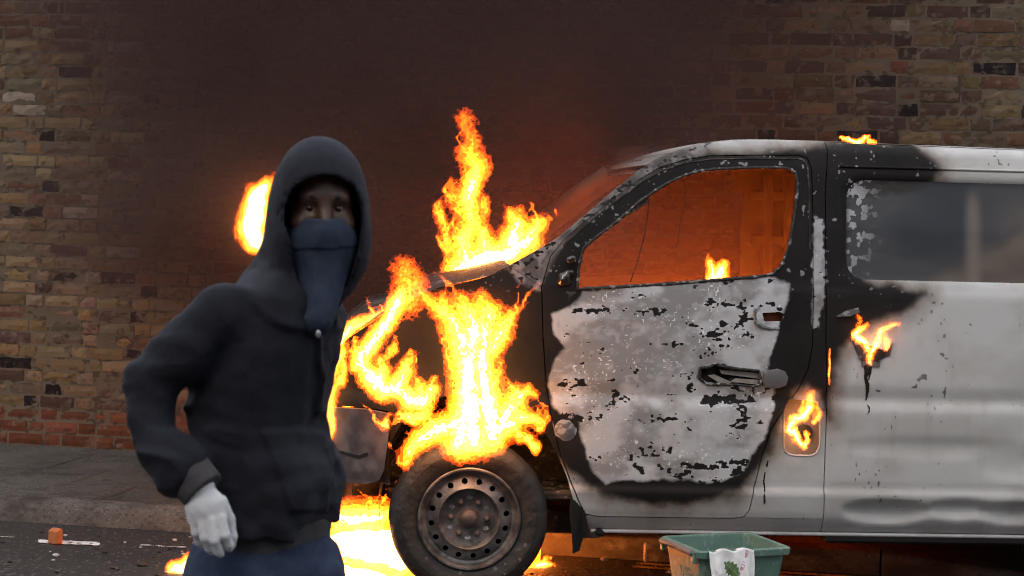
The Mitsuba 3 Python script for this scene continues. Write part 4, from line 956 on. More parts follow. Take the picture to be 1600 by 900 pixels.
# head and neck (the body's own mesh), turned to the camera
YH = math.radians(13)
hf = np.array([math.sin(YH), -math.cos(YH), -0.05]); hf /= np.linalg.norm(hf)
hx = np.cross(hf, [0, 0, 1.0]); hx /= np.linalg.norm(hx); hz = np.cross(hx, hf)      # hx: towards the viewer's left
M = np.stack([-hx, hf, hz], 1)
HO = np.array([-0.4224,4.3080,1.6435])       # between the ears, at eye height
def hp(r_, f_, u_): return HO + M @ np.array([r_, f_, u_])
def head(P):
    L = lambda r_, f_, u_: hp(r_, f_, u_)
    d = ell(P, L(0, -0.005, 0.035), (0.074, 0.094, 0.088), M)
    d = smin(d, ell(P, L(0, 0.028, -0.045), (0.058, 0.064, 0.085), M), 0.05)
    d = smin(d, cone(P, L(-0.036, 0.076, 0.022), L(0.036, 0.076, 0.022), 0.013, 0.013), 0.024)      # brow
    for s in (-1, 1):
        d = smin(d, ell(P, L(s * 0.046, 0.062, -0.036), (0.022, 0.022, 0.020), M), 0.025)            # cheekbone
        d = smin(d, ell(P, L(s * 0.075, -0.008, -0.012), (0.010, 0.020, 0.032), M), 0.01)            # ear
        e = ell(P, L(s * 0.0305, 0.097, 0.001), (0.018, 0.017, 0.011), M)
        d = -smin(-d, e, 0.012)                                                                      # eye socket
        d = smin(d, ell(P, L(s * 0.0305, 0.0745, 0.0085), (0.0165, 0.012, 0.0062), M), 0.004)          # upper lid
        d = smin(d, ell(P, L(s * 0.0305, 0.0715, -0.0115), (0.0155, 0.011, 0.0056), M), 0.005)         # lower lid
    d = smin(d, cone(P, L(0, 0.086, 0.006), L(0, 0.112, -0.038), 0.0085, 0.014), 0.016)              # nose
    for s in (-1, 1): d = smin(d, ell(P, L(s * 0.013, 0.102, -0.042), (0.009, 0.010, 0.008), M), 0.008)
    d = smin(d, ell(P, L(0, 0.086, -0.078), (0.024, 0.014, 0.007), M), 0.008); d = smin(d, ell(P, L(0, 0.084, -0.092), (0.021, 0.013, 0.008), M), 0.006)
    d = smin(d, ell(P, L(0, 0.075, -0.118), (0.024, 0.02, 0.016), M), 0.02)
    d = smin(d, cone(P, L(0, -0.01, -0.07), [-0.4802,4.3100,1.4779], 0.052, 0.062), 0.03)
    return d
lo = HO - [0.16, 0.16, 0.30]; hi = HO + [0.16, 0.17, 0.16]
small('person', head, lo, hi, 0.0036, 'skin', 2)
for s in (-1, 1):
    c = hp(s * 0.0305, 0.0735, -0.0010)
    e = trimesh.creation.icosphere(3, 0.0118); e.apply_translation(c); k = put('person__eye', e, 'eye_white', smooth=True)
    g = EYE - c; g /= np.linalg.norm(g)
    i_ = trimesh.creation.icosphere(2, 0.0080); i_.vertices = i_.vertices * [1, 1, 1]; i_.apply_translation(c + g * 0.0055); put(k + '__iris', i_, 'eye_dark', smooth=True)
    bp = np.array([hp(s * 0.010, 0.092, 0.0185), hp(s * 0.025, 0.0915, 0.024), hp(s * 0.040, 0.084, 0.025), hp(s * 0.053, 0.069, 0.018)])
    put('person__eyebrow', tube(bp, [0.004, 0.0066, 0.0058, 0.0026], 7), 'hair_dark', smooth=True)
# the cloth over nose and mouth, folded over at the top and tucked into the collar
def mask(P):
    q = (P - HO) @ M; r_, f_, u_ = q[..., 0], q[..., 1], q[..., 2]
    d = ell(P, hp(0, 0.034, -0.072), (0.070, 0.077, 0.085), M)
    d = smin(d, cone(P, hp(0, 0.084, -0.012), hp(0, 0.106, -0.052), 0.020, 0.026), 0.03)
    d = smin(d, cone(P, hp(0.0, 0.042, -0.11), [-0.4124,4.1900,1.4028], 0.066, 0.036), 0.05)
    top = -0.0215 - 0.0006 * 0 + 6.0 * np.maximum(0.018 - np.abs(r_), 0) * 0.0 + 0.05 * r_
    band = np.where(u_ > -0.084 + 0.06 * r_, 0.0035, 0.0)
    d = d - band - 0.008 * (meshkit.noise(P * np.array([46, 46, 9.0]), 4) - 0.5) * np.clip(0.6 - u_ * 8, 0, 1)
    return np.maximum(d, np.maximum(u_ - top, -(f_ + 0.02)))
lo = HO - [0.13, 0.16, 0.29]; hi = HO + [0.13, 0.09, 0.03]
k = small('person__face_cloth', mask, lo, hi, 0.0036, 'denim_mask', 1)
labels[k] = {'label': 'dark blue cloth tied over nose and mouth'}

# gloved right hand: palm, four bent fingers, thumb
def chain(P, pts, r):
    d = None
    for i_ in range(len(pts) - 1):
        e = cone(P, pts[i_], pts[i_ + 1], r[i_], r[i_ + 1]); d = e if d is None else smin(d, e, 0.004)
    return d
FING = [([[-0.6384,4.0350,1.0019], [-0.6347,4.0400,0.9695], [-0.6301,4.0550,0.9486], [-0.6277,4.0750,0.9373]], [.0105, .0098, .0092, .0085]),
        ([[-0.6202,4.0280,0.9982], [-0.6143,4.0280,0.9615], [-0.6071,4.0440,0.9379], [-0.6050,4.0660,0.9275]], [.0112, .0105, .0098, .009]),
        ([[-0.6003,4.0260,0.9990], [-0.5940,4.0240,0.9574], [-0.5880,4.0400,0.9324], [-0.5875,4.0640,0.9230]], [.0115, .0108, .010, .0092]),
        ([[-0.5830,4.0320,1.0037], [-0.5739,4.0280,0.9678], [-0.5679,4.0440,0.9455], [-0.5695,4.0660,0.9350]], [.0112, .0106, .0098, .009])]
def hand(P):
    d = cone(P, WR + ax_ * 0.0, [-0.6234,4.0450,1.0244], 0.034, 0.031)
    palm = cone(P, [-0.6324,4.0450,1.0176], [-0.6381,4.0420,0.9981], 0.021, 0.015)
    for a, b in (([-0.6203,4.0420,1.0250], [-0.6201,4.0360,0.9943]), ([-0.6059,4.0420,1.0280], [-0.6015,4.0340,0.9951]), ([-0.5958,4.0440,1.0306], [-0.5854,4.0400,0.9998])):
        palm = smin(palm, cone(P, a, b, 0.020, 0.015), 0.012)
    d = smin(d, palm, 0.02)
    fs = None
    for pts, r in FING:
        e = chain(P, pts, r); fs = e if fs is None else np.minimum(fs, e)
    d = smin(d, fs, 0.0025)
    th = chain(P, [[-0.5897,4.0650,1.0289], [-0.5733,4.0750,0.9919], [-0.5664,4.0780,0.9570], [-0.5683,4.0850,0.9371]], [.016, .0135, .0115, .0095])
    return smin(d, th, 0.006) + 0.0012 * (meshkit.noise(P * 70, 3) - 0.5)
k = small('person__glove', hand, np.array([-0.6106,4.0500,1.0029]) - [0.075, 0.09, 0.11], np.array([-0.6106,4.0500,1.0029]) + [0.085, 0.09, 0.11], 0.003, 'glove_knit', 2)
labels[k] = {'label': 'white knitted glove'}

# jeans and shoes, down to the road
HIP = np.array([TX[0], TY[0], 0.0])
kR, aR = np.array([HIP[0] - 0.10, HIP[1] - 0.10, 0.48]), np.array([HIP[0] - 0.30, HIP[1] - 0.09, 0.13])
kL, aL = np.array([HIP[0] + 0.16, HIP[1] + 0.06, 0.50]), np.array([HIP[0] + 0.22, HIP[1] + 0.08, 0.09])
def jeans(P):
    z = P[..., 2]
    hR, hL = HIP + 0.085 * R_ax + [-0.055, 0, 0.80], HIP - 0.085 * R_ax + [0.0, 0, 0.80]
    d = ell(P, HIP + [-0.028, 0, 0.84], (0.172, 0.165, 0.135))
    d = smin(d, cone(P, hR, kR, 0.098, 0.070), 0.06); d = smin(d, cone(P, hL, kL, 0.096, 0.070), 0.06)
    d = smin(d, cone(P, kR, aR, 0.070, 0.058), 0.03); d = smin(d, cone(P, kL, aL, 0.070, 0.058), 0.03)
    d = d + 0.024 * (meshkit.fbm(np.stack([P[..., 0] * 14 + P[..., 2] * 10, P[..., 1] * 14, P[..., 2] * 12 - P[..., 0] * 6], -1), 3, 6) - 0.5)
    return np.maximum(d, z - 0.925)
k = small('person__jeans', jeans, [HIP[0] - 0.48, HIP[1] - 0.36, 0.03], [HIP[0] + 0.42, HIP[1] + 0.36, 0.95], 0.009, 'denim', 2)
labels[k] = {'label': 'faded blue jeans'}
for a, tilt in ((aR, 0.06), (aL, 0.0)):
    def shoe(P, a=a, tilt=tilt):
        q = P - [a[0], a[1], 0]
        d = smin(ell(P, [a[0] + 0.02, a[1], 0.075 + tilt], (0.06, 0.048, 0.07)), ell(P, [a[0] + 0.10, a[1] - 0.02, 0.045 + tilt * 0.3], (0.11, 0.046, 0.045)), 0.04)
        return np.maximum(d, -(q[..., 2] - tilt * np.clip(0.5 - q[..., 0] * 4, 0, 1) * 0.8 - 0.003))
    small('person__shoe', shoe, [a[0] - 0.12, a[1] - 0.12, -0.01], [a[0] + 0.26, a[1] + 0.12, 0.24], 0.008, 'shoe_black', 2)
# ---------------------------------------------------------------- recycling box with a bag over its rim, half brick, scraps
def green_plastic(p, n, uv):
    a = fbm(p.x * 22, p.y * 22, p.z * 22, 4)
    c = mix((0.085, 0.165, 0.135), (0.125, 0.215, 0.18), a)
    scuff = smoothstep(0.62, 0.70, fbm(p.x * 60, p.y * 60, p.z * 34, 3))
    return mix(c, mi.Color3f(0.24, 0.29, 0.26), scuff * 0.5)
plain('green_plastic', proc(green_plastic), 0.45)
NL, NR, FL = np.array([0.762, 7.69, 0.33]), np.array([1.126, 7.846, 0.33]), np.array([0.643, 8.034, 0.33])
ex, ey = (NR - NL), (FL - NL); EX, EY = np.linalg.norm(ex[:2]), np.linalg.norm(ey[:2]); ex, ey = ex / np.linalg.norm(ex), ey / np.linalg.norm(ey)
ex[2] = ey[2] = 0; BH = 0.33
def bxp(v):
    v = np.asarray(v, float); return NL * [1, 1, 0] + v[..., :1] * ex + v[..., 1:2] * ey + v[..., 2:] * np.array([0, 0, 1.0])
def ringpts(x0, y0, x1, y1, z, r=0.03, n=4):
    return np.array([[*c, z] for c in np.array(shapely.box(x0 + r, y0 + r, x1 - r, y1 - r).buffer(r, quad_segs=n).exterior.coords)[:-1]])
loops = [ringpts(0.05, 0.05, EX - 0.05, EY - 0.05, 0.012), ringpts(0.045, 0.045, EX - 0.045, EY - 0.045, 0.0), ringpts(0.006, 0.006, EX - 0.006, EY - 0.006, BH - 0.035), ringpts(0.004, 0.004, EX - 0.004, EY - 0.004, BH - 0.03), ringpts(-0.012, -0.012, EX + 0.012, EY + 0.012, BH - 0.028),
         ringpts(-0.014, -0.014, EX + 0.014, EY + 0.014, BH - 0.004), ringpts(-0.010, -0.010, EX + 0.010, EY + 0.010, BH), ringpts(0.006, 0.006, EX - 0.006, EY - 0.006, BH), ringpts(0.010, 0.010, EX - 0.010, EY - 0.010, BH - 0.006), ringpts(0.054, 0.054, EX - 0.054, EY - 0.054, 0.014)]
L_n = len(loops[0]); v = np.vstack(loops); f = []
for a in range(1, len(loops) - 1):
    for k in range(L_n):
        j = (k + 1) % L_n
        f += [[a * L_n + k, a * L_n + j, (a + 1) * L_n + j], [a * L_n + k, (a + 1) * L_n + j, (a + 1) * L_n + k]]
c0, c1 = len(v), len(v) + 1
v = np.vstack([v, [[EX / 2, EY / 2, 0.014], [EX / 2, EY / 2, 0.0]]])
for k in range(L_n):
    j = (k + 1) % L_n; f += [[c0, 9 * L_n + k, 9 * L_n + j], [c1, L_n + j, L_n + k]]
say('recycling_box', 'open green plastic recycling box on the road with a white bag over its rim', 'recycling box')
put('recycling_box__body', tm(bxp(v), f), 'green_plastic', smooth=35)
bar = [[-0.022, 0.03, BH - 0.012], [-0.024, EY * 0.5, BH - 0.006], [-0.022, EY - 0.03, BH - 0.012]]
put('recycling_box__handle', tube(bxp(np.array(bar)), 0.013, 10), 'grey_plastic', smooth=True)
for q in ([-0.016, 0.03], [-0.016, EY - 0.03]):
    b_ = box([q[0] - 0.008, q[1] - 0.012, BH - 0.05], [q[0] + 0.014, q[1] + 0.012, BH - 0.004], 0.003); put('recycling_box__handle_lug', tm(bxp(np.array(b_.vertices)), b_.faces), 'green_plastic')
tx = meshkit.text_mesh('ING', 0.042, 0.003, True); tv_ = np.array(tx.vertices)
wall_in = lambda z: 0.05 - 0.044 * z / (BH - 0.03)
tv_ = np.c_[wall_in(BH - 0.13 + tv_[:, 1]) - tv_[:, 2] - 0.0008, EY * 0.62 - tv_[:, 0], BH - 0.13 + tv_[:, 1]]
put('recycling_box__raised_lettering', tm(bxp(tv_), tx.faces), 'green_plastic')
# the bag: hangs outside over the near rim, its mouth inside
def bag_print(p, n, uv):
    x, y = uv.x, uv.y                                   # metres across and down from the rim
    c = mix((0.62, 0.62, 0.63), (0.72, 0.72, 0.72), fbm(x * 30, y * 30, 2.0, 3))
    lx, ly = x - 0.088, y - 0.075
    a = lx * 0.75 + ly * 0.66; b = -lx * 0.66 + ly * 0.75
    leaf = smoothstep(0.002, -0.002, dr.abs(b) - 0.026 * (1 - dr.square(a / 0.042)) - 0.004 * dr.sin(a * 420))
    vein = smoothstep(0.0022, 0.0008, dr.abs(b))
    c = mix(c, mix((0.07, 0.13, 0.04), (0.11, 0.19, 0.06), vein), leaf)
    tx_, ty_ = x - 0.140, y - 0.055
    s_, t_ = tx_ * 0.45 - ty_ * 0.89, tx_ * 0.89 + ty_ * 0.45
    letters = smoothstep(0.45, 0.55, noise(s_ * 190, t_ * 110, 3.0)) * smoothstep(0.007, 0.005, dr.abs(t_)) * smoothstep(0.052, 0.048, dr.abs(s_))
    return mix(c, mi.Color3f(0.42, 0.13, 0.20), letters * 0.8)
scene['bag_plastic'] = {'type': 'twosided', 'b': {'type': 'principled', 'base_color': proc(bag_print), 'roughness': 0.35, 'specular': 0.5}}
bu, bw = np.meshgrid(np.linspace(0, 1, 34), np.linspace(0, 1, 40), indexing='ij')
sdown = -0.07 + 0.31 * bw                               # negative: inside the box
xb = 0.035 + 0.185 * bu + 0.018 * np.sin(bw * 5) * (bu - 0.5)
cr = meshkit.fbm(np.stack([bu * 5, bw * 2.2, bu * 0], -1), 4, 3) - 0.5
yb = np.where(sdown < 0, 0.012 - sdown * 0.25, -0.020 - 0.03 * np.clip(sdown, 0, 1)) - 0.085 * np.abs(cr) * np.clip(sdown * 12, 0, 1) - 0.02 * np.sin(bu * 9 + 1) * np.clip(sdown * 6, 0, 1) - 0.02 * np.clip(sdown * 6, 0, 1)
zb = np.where(sdown < 0, BH + 0.006 + sdown, BH + 0.006 - sdown) - 0.006 * np.sin(bu * 14) * (np.abs(sdown) < 0.02)
zb = np.maximum(zb, 0.02)
V = bxp(np.stack([xb, yb, zb], -1)).reshape(-1, 3); f = []
for a in range(33):
    for b in range(39):
        o = a * 40 + b; f += [[o, o + 40, o + 41], [o, o + 41, o + 1]]
scene['plastic_bag'] = mikit.ply(tm(V, f), 'bag_plastic', smooth=True, uv=np.stack([xb - 0.035, np.maximum(sdown, 0)], -1).reshape(-1, 2))
say('plastic_bag', 'crumpled white plastic bag with a green leaf hanging over the box rim', 'bag')

plain('brick_end', proc(lambda p, n, uv: mix((0.42, 0.13, 0.045), (0.55, 0.19, 0.07), fbm(p.x * 60, p.y * 60, p.z * 60, 3))), 0.9)
b_ = box([-0.024, -0.034, 0.0], [0.024, 0.034, 0.086], 0.005).subdivide().subdivide()
b_.vertices = b_.vertices + (meshkit.fbm(np.array(b_.vertices) * 60)[:, None] - 0.5) * 0.008 * np.array([1, 1, 0.6])
b_.vertices[:, 2] -= np.clip(b_.vertices[:, 2] - 0.05, 0, 1) * np.abs(b_.vertices[:, 0] - 0.008) * 14
b_.vertices[:, 2] -= b_.vertices[:, 2].min() - 0.0005
b_.apply_scale(0.88); b_.apply_transform(trimesh.transformations.rotation_matrix(0.95, [0, 0, 1])); b_.apply_translation([-2.137, 9.36, 0.0])
put('half_brick', b_, 'brick_end'); say('half_brick', 'broken orange half brick standing on end beside the white road dash', 'brick')
# scraps by the box and a splintered lath at the kerb
plain('white_paper', (0.55, 0.53, 0.50), 0.7); plain('pale_wood', proc(lambda p, n, uv: mix((0.30, 0.20, 0.11), (0.48, 0.36, 0.22), fbm(p.x * 30, p.y * 90, p.z * 90, 3))), 0.8)
b_ = box([-0.16, -0.016, 0.0], [0.16, 0.016, 0.012], 0.003); b_.vertices[:, 1] *= np.interp(b_.vertices[:, 0], [-0.16, 0.16], [0.25, 1.2]); b_.apply_transform(trimesh.transformations.rotation_matrix(0.16, [0, 0, 1])); b_.apply_translation([0.62, 9.50, 0.001])
put('wood_lath', b_, 'pale_wood'); say('wood_lath', 'pale splintered wood lath lying on the road beside the green box', 'wood')
P = grid([-0.04, -0.04, -0.01], [0.04, 0.04, 0.09], 0.006)
d = np.minimum(ell(P, [0, 0, 0.045], (0.012, 0.010, 0.05)), ell(P, [0.012, 0, 0.07], (0.024, 0.012, 0.012))) + 0.012 * (meshkit.fbm(P * 40) - 0.5)
m = nets(-d, [-0.04, -0.04, -0.01], 0.006, 0.0); v = np.array(m.vertices); v[:, 2] -= v[:, 2].min(); put('paper_scrap', tm(v + [0.66, 9.28, 0.0], m.faces), 'white_paper')
say('paper_scrap', 'small crumpled white paper scrap on the road left of the green box', 'paper')
frag = []
for k in range(700):
    r_ = RNG.random()
    x_, y_ = (RNG.uniform(-3.2, 2.6), RNG.uniform(7.2, 9.7)) if r_ < 0.45 else (RNG.normal(-0.4, 0.9), RNG.normal(8.9, 0.45))
    if np.dot(np.array([x_, y_, 0]) - K0, KT) > -0.03: continue
    s_ = RNG.uniform(0.003, 0.010) * (1.9 if RNG.random() < 0.12 else 1)
    g = trimesh.creation.icosphere(0, s_); g.vertices = g.vertices * RNG.uniform(0.6, 1.5, 3) * [1.2, 1.2, 0.6]; g.apply_transform(trimesh.transformations.rotation_matrix(RNG.uniform(0, 6.28), [0, 0, 1])); g.apply_translation([x_, y_, s_ * 0.35])
    frag.append((g, RNG.random()))
plain('glass_crumb', (0.45, 0.46, 0.47), 0.25)
put('debris__char', cat([g for g, r_ in frag if r_ < 0.7]), 'charred'); put('debris__glass', cat([g for g, r_ in frag if r_ >= 0.7]), 'glass_crumb')
say('debris', 'burnt crumbs and broken glass scattered over the road around the fire', 'debris', kind='stuff')

# the terrace across the street behind the camera, which keeps the low sky off this side
plain('far_brick', proc(lambda p, n, uv: mix((0.10, 0.075, 0.058), (0.17, 0.125, 0.09), fbm(p.x * 6, p.z * 8, 1.0, 3))), 0.9)
plain('dark_pane', (0.03, 0.035, 0.04), 0.15); plain('slate', (0.06, 0.06, 0.07), 0.6); plain('white_frame', (0.6, 0.6, 0.58), 0.5)
for k, c_ in enumerate([(0.6, 0.6, 0.58), (0.3, 0.03, 0.03), (0.03, 0.06, 0.25), (0.03, 0.14, 0.06), (0.02, 0.02, 0.02), (0.2, 0.2, 0.2), (0.12, 0.06, 0.03)]):
    plain(f'door_paint_{k}', c_, 0.4)
    x0 = -21 + 6 * k; n_ = 'terraced_house' + (f'_{k:03d}' if k else '')
    fac = shapely.box(x0, 0, x0 + 5.99, 7.2)
    wins = [shapely.box(x0 + a, b, x0 + a + 1.1, b + 1.6) for a in (1.0, 3.7) for b in (1.0, 4.2)]
    drw = shapely.box(x0 + 2.45, 0, x0 + 3.35, 2.1)
    g = trimesh.creation.extrude_polygon(fac.difference(unary_union(wins + [drw])), 0.3, engine='earcut')
    v = np.array(g.vertices); put(n_ + '__wall', tm(np.c_[v[:, 0], -9.0 - v[:, 2], v[:, 1]], np.array(g.faces)), 'far_brick')
    for w_ in wins:
        a, b, c, d = w_.bounds; put(n_ + '__window', box([a, -9.16, b], [c, -9.12, d]), 'dark_pane')
        put(n_ + '__window_frame', cat([box([a, -9.12, b], [a + 0.07, -9.08, d]), box([c - 0.07, -9.12, b], [c, -9.08, d]), box([a + 0.07, -9.12, (b + d) / 2 - 0.03], [c - 0.07, -9.08, (b + d) / 2 + 0.03])]), 'white_frame')
    put(n_ + '__door', box([x0 + 2.45, -9.2, 0], [x0 + 3.35, -9.14, 2.1], 0.01), f'door_paint_{k}')
    rf = tm([[x0, -8.8, 7.15], [x0 + 5.99, -8.8, 7.15], [x0 + 5.99, -12.5, 9.4], [x0, -12.5, 9.4], [x0, -16, 7.2], [x0 + 5.99, -16, 7.2]], [[0, 1, 2], [0, 2, 3], [3, 2, 5], [3, 5, 4]]); put(n_ + '__roof', rf, 'slate')
    say(n_, f'brick terraced house with a {("white", "red", "blue", "green", "black", "grey", "brown")[k]} door across the street behind the camera', 'house', 'terrace across the street')
